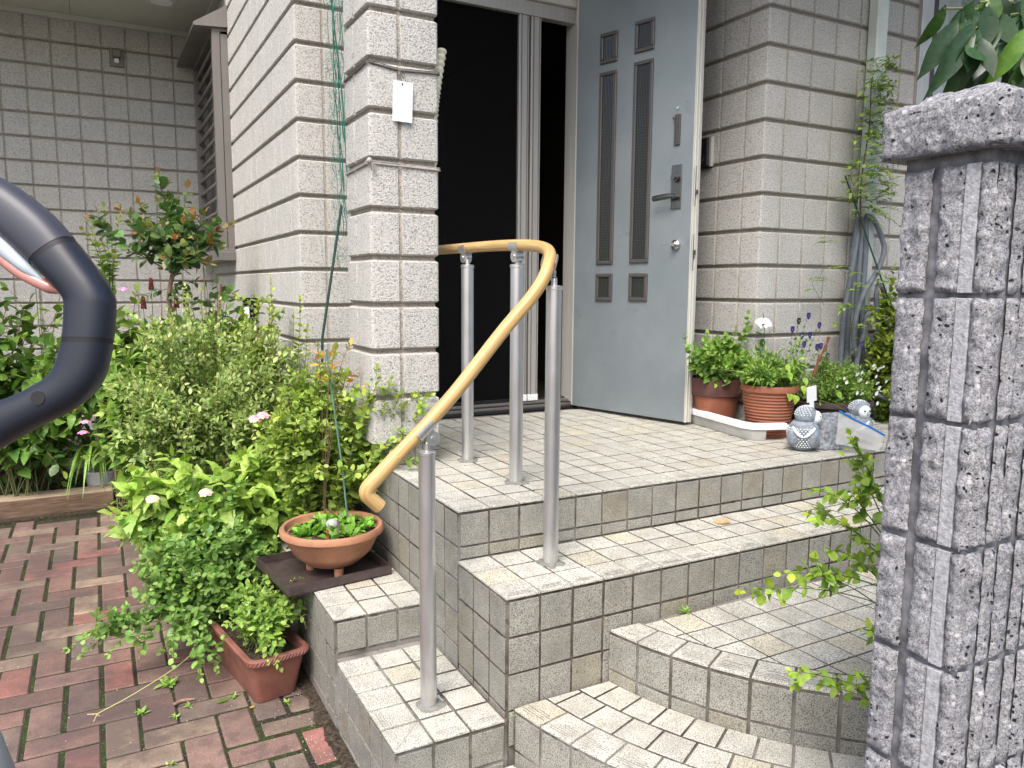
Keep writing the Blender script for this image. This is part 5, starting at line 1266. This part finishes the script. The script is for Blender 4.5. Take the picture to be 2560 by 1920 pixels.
for (x, y, z) in ((2.094, .52, .555), (2.137, .49, .509), (2.061, .524, .459), (2.095, .506, .462), (2.122, .483, .404), (2.138, .475, .409), (2.34, .40, .417), (2.04, .53, .53), (2.0, .53, .49), (2.17, .46, .36), (2.05, .5, .42)):
    a = p.root + V3(*rng.uniform(-.04, .04, 2), 0); pts = bez(a, V3(x * .6 + .8, y, z - .1), V3(x, y, z), 7); p.stem(pts, .0011, .0007, 3); p.leafy(pts, .2, .03, .022, ang=50)
    b = MB(); c = V3(x, y - .002, z)
    for a_, r_ in ((.9, .019), (2.2, .019), (-.2, .016), (3.4, .016), (4.71, .020)):
        d = V3(math.cos(a_), -.15, math.sin(a_)); e = V3(-math.sin(a_), 0, math.cos(a_)); b.add([c, c + d * r_ * .6 + e * r_ * .5, c + d * r_, c + d * r_ * .6 - e * r_ * .5], [(0, 1, 2, 3)], (.035, .012, .16) if z != .53 else (.01, .01, .02))
    b.add([c + V3(-.002, -.002, -.002), c + V3(.002, -.002, -.002), c + V3(0, -.002, .002)], [(0, 1, 2)], (.8, .6, .05)); b.build('viola_flower', M['petal'], p.o)
p.done(T_OVAL, [(.10, .20, .05), (.13, .23, .06)])
p = Plant('white_bacopa', 'mound of fine green leaves dotted with small white flowers in the dark pot', 'flowering plant', (2.20, .47, .13))
p.bush(110, (2.17, .42, .20), (.22, .17, .15), .14, .020, .011, .15, 5, .0011, .5, .07, pair=True, ang=55)
for (px_, py_, pz_) in [(2.21, .26, .335), (2.26, .27, .325), (2.17, .25, .27), (2.25, .25, .285), (2.28, .26, .25), (2.37, .27, .24), (2.08, .27, .25), (2.03, .28, .24), (2.06, .27, .28), (2.17, .25, .21), (2.20, .24, .24), (2.31, .26, .215), (2.23, .24, .17), (2.27, .25, .19), (2.13, .26, .30), (2.33, .27, .32), (2.24, .25, .31), (2.29, .26, .29), (2.11, .26, .22), (2.19, .25, .30)]:
    b = MB(); c = V3(px_, py_, pz_); ph = rng.uniform(0, 1); r_ = rng.uniform(.008, .014); c = c + rng.normal(0, .012, 3); fz = rng.uniform(-.9, .1)
    for k_ in range(5):
        a_ = ph + k_ * 2 * PI / 5; d = nrm(V3(math.cos(a_), -.25 + fz * math.sin(a_), math.sin(a_))); e = V3(-math.sin(a_), 0, math.cos(a_)); b.add([c, c + d * r_ * .65 + e * r_ * .5, c + d * r_, c + d * r_ * .65 - e * r_ * .5], [(0, 1, 2, 3)], (.84, .85, .84))
    b.add([c + V3(-.002, -.003, -.002), c + V3(.002, -.003, -.002), c + V3(0, -.003, .002)], [(0, 1, 2)], (.7, .6, .1)); b.build('white_flower', M['petal'], p.o)
p.done(T_SMALL, [(.15, .25, .05), (.19, .30, .06), (.11, .19, .04)], [(.26, .36, .08)])
b = MB(); P = smooth_path([(1.99, .38, .28), (2.03, .39, .35), (2.08, .40, .40), (2.115, .41, .455)], 4); b.tube(P, [.0065 + .0025 * math.sin(i * 1.7) for i in range(len(P))], 8, col=(.9, .5, .35)); tag(b.build('broken_branch', M['bark'], smooth=True, loc=(1.99, .38, .28)), 'reddish brown broken branch leaning among the potted flowers', 'branch')
b = MB(); b.box(1.865, 1.925, .300, .304, .175, .245); b.box(1.878, 1.905, .2985, .3015, .125, .18); b.xf(Matrix.Translation((1.89, .3, .2)) @ Matrix.Rotation(math.radians(-7), 4, 'Y') @ Matrix.Translation((-1.89, -.3, -.2)))
tag(b.build('plant_label', M['white_plastic'], loc=(1.89, .3, .2)), 'torn blank white plastic label hanging beside the ribbed pot', 'label')
b = MB(); b.lathe([(.235, .0), (.24, .004), (.262, .055), (.27, .06), (.262, .066), (.235, .01), (.001, .008)], (2.20, .47, .0015), 40, sy=.72); tag(b.build('black_saucer', M['black'], smooth=True, loc=(2.2, .47, 0)), 'black plastic saucer under the low dark pot', 'saucer')
# owl planter
ow = thing('owl_planter', 'grey resin tree-trunk planter flanked by two speckled owls on the porch edge', 'planter', (1.87, .16, 0))
def owl(cx, cy, s, face, name='owl'):
    b = MB(); fx, fy = math.cos(face), math.sin(face)
    b.lathe([(.001, .0), (.034, .002), (.046, .014), (.058, .045), (.064, .080), (.058, .108), (.043, .126), (.001, .13)], (cx, cy, .002), 26)
    tcam = nrm((-.76, -.65, 0)); trt = V3(.65, -.76, 0)
    for sg in (-1, 1): b.ball(V3(cx, cy, .066) + tcam * .030 + trt * sg * .030, (.036, .036, .050), 18, 12, rot=Matrix.Rotation(sg * .25, 3, Vector(tcam)))
    hc = V3(cx + fx * .006, cy + fy * .006, .150); b.ball(hc, (.048, .046, .043), 24, 14)
    tx, ty = cx - fx * .02, cy - fy * .02
    o = b.build(name, M['owl'], ow, smooth=True, ang=60)
    # feather pads on body and crown
    b = MB(); r = random.Random(int(cx * 100))
    prof = [(.040, .002), (.052, .014), (.064, .045), (.069, .080), (.060, .108)]
    for row in range(10):
        z = .014 + row * .0085; rad = np.interp(z, [q_[1] for q_ in prof], [q_[0] for q_ in prof]); m_ = 30
        for k_ in range(m_):
            a = 2 * PI * (k_ + .5 * (row % 2)) / m_; n_ = V3(math.cos(a), math.sin(a), .1)
            if math.cos(a - face) > .55 and row > 4: continue
            c = V3(cx, cy, z + .002) + n_ * (rad + .0005); b.ball(c, (.0036, .0036, .0030), 6, 4)
    b.build('feather_spots', M['owl_white'], o, smooth=True); b = MB()
    for row in range(7):
        el = .15 + row * .20
        for k_ in range(22 - row * 2):
            a = 2 * PI * (k_ + .5 * (row % 2)) / (22 - row * 2); n_ = V3(math.cos(a) * math.cos(el), math.sin(a) * math.cos(el), math.sin(el))
            if n_ @ V3(fx, fy, 0) > .45 and el < 1.0: continue
            b.ball(hc + n_ * V3(.048, .046, .043), (.0026, .0026, .0026), 6, 4)
    b.build('crown_spots', M['owl_white'], o, smooth=True)
    b = MB(); sx, sy = -fy, fx
    fc = hc + V3(fx, fy, 0) * .036 + V3(0, 0, -.006)
    b.ball(fc, (.018 + .014 * abs(fy), .018 + .014 * abs(fx), .030), 18, 12)
    # chevron of pale wing edges
    for sgn in (-1, 1):
        P = [V3(cx, cy, 0) + V3(sx * sgn * w_, sy * sgn * w_, z) + nrm(V3(-1, -.9, 0)) * 0 + V3(fx, fy, 0) * f_ for (w_, z, f_) in ((0, 0, 0),)]
        tc = nrm((-.76, -.65, 0)); tr2 = V3(.65, -.76, 0); P = [V3(cx, cy, z + .002) + tc * math.sqrt(max(0, rad_ ** 2 - w_ ** 2)) + tr2 * sgn * w_ for (w_, z, rad_) in ((.044, .104, .066), (.034, .090, .072), (.018, .074, .073), (.003, .064, .070))]
        b.tube(P, [.004, .0065, .0065, .004], 8)
    b.build('owl_face', M['owl_white'], o, smooth=True)
    for sgn in (-1, 1):
        b = MB(); e = fc + V3(fx, fy, 0) * .0165 + V3(sx, sy, 0) * sgn * .013 + V3(0, 0, .006); b.ball(e, .0062, 12, 8); b.build('eye', M['gloss_black'], o, smooth=True)
    b = MB(); bk = fc + V3(fx, fy, 0) * .019; b.tube([bk + V3(0, 0, .002), bk + V3(fx, fy, 0) * .006 + V3(0, 0, -.006), bk + V3(fx, fy, 0) * .002 + V3(0, 0, -.014)], [.004, .0035, .001], 8); b.build('beak', M['owl_trunk'], o, smooth=True)
    b = MB(); b.tube([(tx, ty, .05), (tx - fx * .03, ty - fy * .03, .012)], [.026, .018], 10, flat=.5); b.build('tail', M['owl'], o, smooth=True)
owl(1.685, .155, 1, math.radians(-48)); owl(2.04, .165, 1, math.radians(-105))
b = MB(); n_ = 36; rows = []
for z, r_ in ((.002, .105), (.03, .103), (.07, .100), (.115, .100), (.132, .096), (.130, .088), (.05, .080)):
    rows.append([(1.865 + 1.35 * r_ * math.cos(2 * PI * j / n_) * (1 + .05 * noise.noise(Vector((j * .9, z * 20, 1)))), .17 + .82 * r_ * math.sin(2 * PI * j / n_) * (1 + .06 * noise.noise(Vector((j * .8, z * 20, 5)))), z + (.016 * noise.noise(Vector((j * .6, 2, 3))) if z > .1 else 0)) for j in range(n_)])
b.add([q_ for r_ in rows for q_ in r_], [(i * n_ + j, i * n_ + (j + 1) % n_, (i + 1) * n_ + (j + 1) % n_, (i + 1) * n_ + j) for i in range(6) for j in range(n_)] + [tuple(6 * n_ + j for j in range(n_))]); b.build('trunk_pot', M['owl_trunk'], ow, smooth=True, ang=60)
bg_ = thing('plastic_bag', 'clear zip bag with a blue seal leaning on the owl planter', 'plastic bag', (1.86, .04, .002))
b = MB(); nx_, nz_ = 14, 12; A, B_, C_, Dd = V3(1.748, .035, .182), V3(1.98, -.015, .068), V3(1.93, -.03, .006), V3(1.735, .03, .045)
for side in (0, 1):
    Vs = []
    for i in range(nx_ + 1):
        for j in range(nz_ + 1):
            u_, v_ = i / nx_, j / nz_; pnt = (A * (1 - u_) + B_ * u_) * (1 - v_) + (Dd * (1 - u_) + C_ * u_) * v_; bulge = math.sin(PI * u_) * math.sin(PI * min(1, v_ * 1.05)) * .016
            Vs.append(pnt + V3(-.3, -1, .2) * ((bulge if side else -bulge * .4) + .004 * noise.noise(Vector((u_ * 5, v_ * 5, side)))))
    m_ = nz_ + 1; b.add(Vs, [(i * m_ + j, (i + 1) * m_ + j, (i + 1) * m_ + j + 1, i * m_ + j + 1) for i in range(nx_) for j in range(nz_)])
b.build('bag_film', M['bag'], bg_, smooth=True)
b = MB(); b.tube([A + V3(-.001, -.003, .001), A * .66 + B_ * .34 + V3(0, -.004, -.002), A * .33 + B_ * .67 + V3(0, -.003, .002), B_ + V3(0, -.003, 0)], .0042, 8, flat=.5); b.build('zip_seal', M['blue'], bg_)
# ------------------------------------------------------------ right: conduits, vine, pole
cb = thing('conduit_bundle', 'bundle of grey flexible conduits hanging in loops beside the downpipe', 'cables', (2.52, .60, -.1))
for k_, P in enumerate([[(2.54, .62, 1.05), (2.515, .60, .95), (2.49, .60, .78), (2.455, .60, .58), (2.445, .60, .38), (2.45, .60, .1)],
                        [(2.545, .60, 1.05), (2.535, .59, .9), (2.53, .59, .6), (2.545, .59, .35), (2.55, .59, .1)],
                        [(2.555, .585, 1.05), (2.555, .575, .9), (2.555, .575, .65), (2.565, .575, .45), (2.585, .575, .3), (2.59, .575, .1)],
                        [(2.565, .60, 1.06), (2.60, .575, 1.04), (2.645, .555, .95), (2.65, .54, .88), (2.61, .54, .78), (2.52, .545, .66), (2.475, .55, .52), (2.48, .55, .40), (2.53, .56, .30)],
                        [(2.52, .61, 1.04), (2.50, .61, .8), (2.50, .61, .5), (2.50, .6, .1)],
                        [(2.62, .53, .72), (2.60, .53, .66), (2.615, .53, .58), (2.64, .53, .45), (2.63, .53, .36), (2.60, .53, .30)],
                        [(2.64, .56, .71), (2.68, .54, .66), (2.73, .54, .55)],
                        [(2.76, .5, .20), (2.70, .42, .13), (2.60, .40, .12), (2.5, .42, .16)],
                        [(2.57, .56, .55), (2.545, .55, .45), (2.515, .55, .34), (2.50, .55, .25)]]):
    b = MB(); b.tube(smooth_path(P, 8), .0135 if k_ != 7 else .010, 10); b.build('conduit', M['conduit'], cb, smooth=True)
b = MB(); b.tube([(2.385, .59, 1.245), (2.73, .50, .52)], .0042, 7); tag(b.build('slanting_stake', M['green_pole'], smooth=True, loc=(2.73, .5, .52)), 'thin dark green stake leaning across the grey conduits', 'garden stake')
p = Plant('jasmine_vine', 'narrow climbing vine with pinnate leaves growing up beside the downpipe', 'vine', (2.53, .60, -.1))
def pinnate(p, a, d, L, n_, size, up=(0, -.5, 1)):
    d = nrm(d); e = a + d * L + V3(0, 0, -.25 * L); pts = bez(a, a + d * L * .5 + V3(0, 0, .04 * L), e, 6); p.stem(pts, .0009, .0006, 3); s_ = nrm(np.cross(d, (0, 0, 1)))
    for k_ in range(1, n_ + 1):
        q_ = pts[min(5, int(round(5 * k_ / n_)))]
        for sg in (-1, 1): p.leaf(q_, nrm(d * .7 + s_ * sg), V3(*up) + rng.normal(0, .2, 3), size * rng.uniform(.8, 1.15), .3)
    p.leaf(e, d + V3(0, 0, -.3), V3(*up), size * 1.3, .5)
main = smooth_path([(2.53, .59, -.1), (2.52, .59, .4), (2.53, .59, .9), (2.50, .585, 1.2), (2.535, .585, 1.5), (2.53, .585, 1.70), (2.545, .58, 1.77)], 6); p.stem(np.array(main), .006, .002, 6)
for k_ in range(210):
    z = 1.05 + .75 * rng.random() ** 1.15 if k_ < 160 else rng.uniform(-.1, .8); wd = .045 + .05 * (z < 1.45)
    if z < .75: wd = .20
    x = 2.52 + rng.normal(0, wd * .6) + (.12 * (rng.random() < .5) if z < .75 else 0); a = V3(x, .585 - rng.uniform(0, .05), z); th = rng.uniform(-PI, 0)
    pinnate(p, a, V3(math.cos(th), math.sin(th) * .6, rng.uniform(-.3, .5)), rng.uniform(.05, .11), 3, .034)
for P in ([(2.53, .58, 1.5), (2.66, .57, 1.58), (2.80, .56, 1.50)], [(2.53, .58, 1.68), (2.60, .57, 1.76), (2.66, .56, 1.77)], [(2.53, .58, 1.6), (2.68, .56, 1.62), (2.84, .56, 1.56)], [(2.45, .59, 1.2), (2.42, .59, 1.25), (2.40, .59, 1.2)], [(2.5, .6, .75), (2.3, .6, .80), (2.24, .6, .70)], [(2.3, .6, .6), (2.2, .6, .72), (2.32, .6, .74)], [(2.20, .6, .9), (2.25, .6, .92), (2.28, .6, .90)]):
    q_ = np.array(smooth_path(P, 5)); p.stem(q_, .0012, .0007, 3)
    for k_ in range(3, len(q_), 2): th = rng.uniform(-PI, 0); pinnate(p, q_[k_], V3(math.cos(th), -.3, .2), .06, 3, .026)
p.done(T_LANCE, [(.13, .22, .035), (.17, .27, .05), (.09, .16, .03)], [(.26, .32, .05)], 'leaf', 'stem_brown')
p = Plant('nandina_shrub', 'dense yellow-green foliage below the grey conduits beside the block fence', 'shrub', (2.75, .45, -.2))
p.bush(90, (2.74, .42, .36), (.26, .18, .46), .12, .045, .022, .2, 5, .002, .6, .12, pair=True, ang=58)
p.done(T_OVAL, [(.16, .23, .035), (.11, .17, .03), (.20, .27, .04), (.07, .12, .02)], [(.30, .33, .04)], 'leaf', 'stem_brown')
# broadleaf tree overhanging top right
p = Plant('broad_leaf_tree', 'tree with large drooping glossy dark leaves overhanging the fence at the top right', 'tree', (1.75, -.75, -.76))
b = MB(); b.tube(smooth_path([(1.75, -.75, -.76), (1.74, -.74, .2), (1.70, -.74, .9), (1.62, -.78, 1.35), (1.5, -.8, 1.8)], 6), list(np.linspace(.035, .018, 25)), 10); b.build('trunk', M['bark'], p.o, smooth=True)
T3 = [(1.30, -.86, 1.42), (1.16, -.84, 1.34), (1.05, -.84, 1.34), (1.38, -.90, 1.36), (1.28, -.88, 1.30), (1.15, -.80, 1.44), (1.5, -.9, 1.3), (1.45, -.9, 1.45), (1.0, -.80, 1.40), (1.6, -.95, 1.28), (1.2, -.9, 1.27)]
for k_, tp in enumerate(T3):
    a = V3(1.62, -.78, 1.38 + .04 * (k_ % 4)); pts = bez(a, (a + np.array(tp)) / 2 + V3(0, 0, .08), np.array(tp), 7); p.stem(pts, .007, .003, 5)
    for j in range(22):
        q_ = pts[rng.integers(2, 7)] + rng.normal(0, .018, 3); th = rng.uniform(0, 2 * PI); d = V3(math.cos(th) * .5 - .25, math.sin(th) * .5, -rng.uniform(.5, 1.5)); p.leaf(q_, d, V3(-.5, -.8, .45) + rng.normal(0, .3, 3), rng.uniform(.10, .155), .9 if rng.random() < .10 else 0)
for (q_, d, s_, t_) in (((1.05, -.85, 1.36), (-.55, -.1, -.75), .20, 0), ((1.06, -.86, 1.345), (-.40, -.1, -.95), .19, 0), ((1.14, -.93, 1.34), (-.45, 0, -.75), .15, 1), ((1.15, -.93, 1.35), (.75, 0, -.5), .12, 1), ((1.02, -.83, 1.37), (-.5, .1, -.8), .17, 0)): p.leaf(q_, d, (-.2, -1, .6), s_, t_)
for k_ in range(420):  # unseen leaves above the view, added to shade the right side
    c = V3(rng.uniform(1.1, 3.4), rng.uniform(-1.5, .25), 0); dpt_ = .469 * (c[0] + .951) + .874 * (c[1] + 2.117); c[2] = .69 + .40 * dpt_ + .12 + rng.uniform(0, .9)
    th = rng.uniform(0, 2 * PI); p.leaf(c, V3(math.cos(th), math.sin(th), -.7), V3(0, 0, 1), rng.uniform(.15, .22))
for e in ((2.6, -.6, 2.6), (2.0, -.2, 2.4), (3.0, -.2, 2.7), (1.5, -1.3, 2.3), (2.3, -1.2, 2.5)): p.stem(bez(V3(1.5, -.8, 1.8), V3(1.7, -.8, 2.2), np.array(e), 8), .016, .005, 7)  # limbs for the added overhead leaves
p.done(T_BROAD, [(.022, .052, .018), (.032, .068, .02), (.018, .042, .018)], [(.10, .19, .03)], 'leaf_gloss', 'stem', 'crown')
# sprays of foliage reaching past the block fence over the steps
p = Plant('reaching_shrub', 'sprays of fresh green leaves reaching out past the fence end over the tiled steps', 'shrub', (.80, -1.13, -3 * H + .002))
sprays = [((.62, -1.02, .1), (.53, -.97, .24), (.451, -.933, .234)), ((.65, -1.05, .0), (.55, -1.0, .16), (.494, -.966, .161)), ((.66, -1.06, -.1), (.60, -1.02, .02), (.564, -1.014, .089)), ((.62, -1.02, -.05), (.50, -.97, .06), (.386, -.925, .046)),
          ((.62, -1.03, 0), (.52, -.98, .05), (.451, -.96, .047)), ((.60, -1.02, -.03), (.45, -.95, .03), (.305, -.888, .006)), ((.62, -1.0, .2), (.56, -.97, .33), (.541, -.963, .359)), ((.64, -1.02, .15), (.58, -.99, .25), (.556, -.982, .287)),
          ((.63, -1.02, .1), (.56, -.99, .2), (.53, -.975, .235)), ((.62, -1.05, -.25), (.50, -1.0, -.19), (.392, -.96, -.172)), ((.62, -1.06, -.28), (.53, -1.03, -.22), (.456, -.998, -.203)), ((.64, -1.07, -.25), (.57, -1.05, -.20), (.52, -1.033, -.202)),
          ((.64, -1.06, -.15), (.58, -1.04, -.08), (.545, -1.028, -.077)), ((.62, -1.03, .0), (.54, -.99, .1), (.49, -.973, .099)), ((.60, -1.0, .1), (.50, -.95, .19), (.449, -.939, .182)), ((.63, -1.0, .15), (.57, -.97, .29), (.535, -.955, .31))]
for a, c, e in sprays:
    a, c, e = map(np.array, (a, c, e)); p.stem(bez(p.root, p.root + V3(0, 0, .3), a, 6), .003, .0016, 4); pts = bez(a, c, e, 9); p.stem(pts, .0016, .0007, 4); p.leafy(pts, .4, .022, .034, ang=55)
    for j in range(2):
        q_ = pts[rng.integers(4, 8)]; e2 = q_ + rng.normal(0, .022, 3); tw = bez(q_, (q_ + e2) / 2, e2, 4); p.stem(tw, .0009, .0006, 3); p.leafy(tw, .2, .02, .03)
p.done(T_OVAL, [(.19, .30, .05), (.24, .36, .06), (.16, .25, .045)], [(.32, .42, .05), (.38, .42, .04)], 'leaf', 'stem')
# weeds on the paving and step joints
def weed(x, y, z, n_, s_, label):
    p = Plant('weed', label, 'weed', (x, y, z), 'small weeds sprouting in the paving joints')
    for j in range(n_): th = j * 2.4; el = rng.uniform(.2, .9); p.leaf(V3(x, y, z + .002) + rng.normal(0, s_ * .15, 3) * (1, 1, 0), V3(math.cos(th) * math.cos(el), math.sin(th) * math.cos(el), math.sin(el)), V3(0, 0, 1) + rng.normal(0, .2, 3), s_ * rng.uniform(.5, 1.0))
    p.done(T_LANCE, [(.15, .26, .05), (.20, .32, .07)])
WZ = ZG + .001
weed(-.885, .635, WZ, 12, .035, 'pale star-shaped weed on the open brick paving')
weed(-.79, .56, WZ, 12, .022, 'small yellow-green weed in a brick joint right of the star-shaped weed')
weed(-.826, .287, WZ, 9, .022, 'tiny bright weed near the bottom edge of the brick paving')
weed(-.742, .61, WZ, 7, .024, 'small weed between the star-shaped weed and the trough')
weed(-.44, .475, WZ, 8, .026, 'small weed at the front foot of the trough planter')
weed(-.60, .60, WZ, 10, .03, 'low weed at the left foot of the trough planter')
weed(-.79, .80, WZ, 22, .045, 'leafy dark green weed clump beside the sprawling herb')
weed(-.93, 3.36, WZ + .03, 9, .07, 'grassy weed growing at the end of the timber edging')
weed(.62, -.345, -2 * H + .001, 12, .03, 'green weed in the corner where the curved step meets the riser')
weed(.01, -.345, -.50, 7, .012, 'tiny weed in the dark corner between the side block and the curved step')
b = MB(); leaves_ = [(-.632, .586, WZ + .003, .045, (.10, .18, .04), 'fallen green leaf lying on the bricks left of the trough'), (-.55, .50, WZ + .003, .02, (.55, .33, .08), 'small fallen orange leaf lying in front of the trough'), (1.02, -.09, -H + .004, .075, (.42, .30, .19), 'curled dry brown leaf lying on the upper tiled step')]
for (x, y, z, s_, c, lb) in leaves_:
    p = Plant('fallen_leaf', lb, 'leaf', (x, y, z)); p.leaf((x - s_ / 2, y, z), (1, .3, .05), (0, 0, 1), s_); p.done(T_OVAL, [c])
b = MB(); P = smooth_path([(-.79, .64, WZ + .006), (-.76, .65, WZ + .008), (-.72, .645, WZ + .006)], 4); b.tube(P, [.005, .006, .006, .0055, .006, .006, .005, .004, .004][:len(P)], 6, col=(1.8, 1.8, 1.9)); tag(b.build('twig', M['bark'], loc=P[0]), 'short pale broken twig lying on the bricks near the trough', 'twig')
# ------------------------------------------------------------ dark moulded handle in the left foreground
hn = thing('grab_handle', 'dark navy moulded plastic handle loop with a clear and reddish lens in the left foreground', 'grab handle', (-1.05, -1.35, -.76))
O_ = V3(-.951, -2.117, .690); RR, DD, FF = V3(*R_), V3(*D_), V3(*F_)
# the loop lies in an upright plane 0.65 m in front of the viewer's left shoulder; corners measured in metres in that plane
HC = O_ + FF * .65 - RR * .40
def hp(x, y, w_=0.): return HC + RR * x * 1. + DD * y + FF * w_
#   x right of the plane's origin, y down
outer = [(-0.0543, -0.1861), (-0.031, -0.1744), (-0.012, -0.1627), (0.0129, -0.1423), (0.0333, -0.1189), (0.0509, -0.0955), (0.0589, -0.0838), (0.064, -0.0729), (0.0648, -0.0648), (0.0633, -0.0429), (0.0599, -0.021), (0.0553, -0.0049), (0.045, 0.0097), (0.0275, 0.0229), (-0.0017, 0.0375), (-0.031, 0.0543), (-0.0543, 0.0667)]
inner = [(-0.0543, -0.1394), (-0.031, -0.1255), (-0.0222, -0.1182), (-0.012, -0.1087), (-0.0003, -0.0977), (0.0129, -0.0853), (0.0195, -0.0787), (0.0246, -0.0714), (0.0257, -0.0648), (0.0246, -0.0429), (0.0205, -0.0239), (0.0165, -0.0137), (0.01, -0.0056), (-0.0017, 0.0017), (-0.0163, 0.009), (-0.031, 0.0148), (-0.0543, 0.0272)]
so_ = smooth_path([(*q_, 0) for q_ in outer], 5); si_ = smooth_path([(*q_, 0) for q_ in inner], 5); nn_ = len(so_)
def handle_seg(i0, i1, mat_, name, grow=0.):
    Vs = []; n_ = 20
    for i in range(i0, i1 + 1):
        a, c = so_[i], si_[i]; cx_, cy_ = (a + c)[:2] / 2; hx_, hy_ = (a - c)[:2] / 2
        for j in range(n_):
            th = 2 * PI * j / n_; ct, st_ = math.cos(th), math.sin(th); k_ = abs(ct) ** .8 * (1 if ct > 0 else -1); k2 = abs(st_) ** .8 * (1 if st_ > 0 else -1)
            Vs.append(hp(cx_ + hx_ * k_ * (1 + grow), cy_ + hy_ * k_ * (1 + grow), .017 * k2 * (1 + grow)))
    m_ = i1 - i0 + 1
    F = [(i * n_ + j, i * n_ + (j + 1) % n_, (i + 1) * n_ + (j + 1) % n_, (i + 1) * n_ + j) for i in range(m_ - 1) for j in range(n_)] + [tuple(range(n_)), tuple((m_ - 1) * n_ + j for j in range(n_))[::-1]]
    return link_mesh(name, Vs, F, M[mat_], hn, None, None, True, 60)
handle_seg(0, 19, 'navy2', 'upper_shell'); handle_seg(20, 46, 'navy', 'middle_shell'); handle_seg(47, nn_ - 1, 'navy', 'lower_shell'); handle_seg(19, 20, 'seam', 'seam', -.02); handle_seg(46, 47, 'seam', 'seam', -.02)
b = MB(); P = [hp(-.050, -.1315, -.004), hp(-.031, -.119, -.005), hp(-.020, -.1095, -.005), hp(-.006, -.097, -.005), hp(.0085, -.0855, -.003)]; b.tube(smooth_path(P, 5), list(np.interp(np.linspace(0, 1, 21), [0, .5, .75, 1], [.007, .0068, .005, .0015])), 14, flat=.9); b.build('clear_lens', M['lens'], hn, smooth=True)
b = MB(); P = [hp(-.045, -.119, -.002), hp(-.0266, -.104, -.002), hp(-.0134, -.0945, -.002), hp(.0012, -.0862, -.002), hp(.0129, -.0805, -.002), hp(.0225, -.0765, -.001)]; b.tube(smooth_path(P, 5), list(np.interp(np.linspace(0, 1, 26), [0, .4, .8, 1], [.0045, .0055, .005, .001])), 14, flat=.9); b.build('red_lens', M['lens_red'], hn, smooth=True)
b = MB(); c = hp(.0114, .0115, -.0158); b.tube([c, c - FF * .0016], .0058, 22); b.build('screw_hole', M['seam'], hn, smooth=True)
b = MB(); b.tube(smooth_path([hp(-.053, -.163), hp(-.10, -.15), hp(-.13, -.10), hp(-.13, 0), hp(-.10, .04), hp(-.053, .047)], 6), .020, 16); b.tube([hp(-.13, -.04), V3(*(hp(-.13, -.04)[:2]), -.74)], .018, 14); b.build('support_column', M['navy'], hn, smooth=True)
gh = thing('grey_housing', 'out-of-focus rounded grey plastic housing at the bottom left corner', 'housing', (-1.29, -1.5, -.76))
b = MB(); c = O_ + FF * .60 - RR * .412 + DD * .29; b.tube([V3(c[0], c[1], -.76), V3(c[0], c[1], c[2] - .06), V3(c[0], c[1], c[2] - .02), V3(c[0] , c[1], c[2] + .015), V3(c[0], c[1], c[2] + .035)], [.026, .025, .022, .014, .003], 22); b.build('housing_shell', M['grey_plastic'], gh, smooth=True)
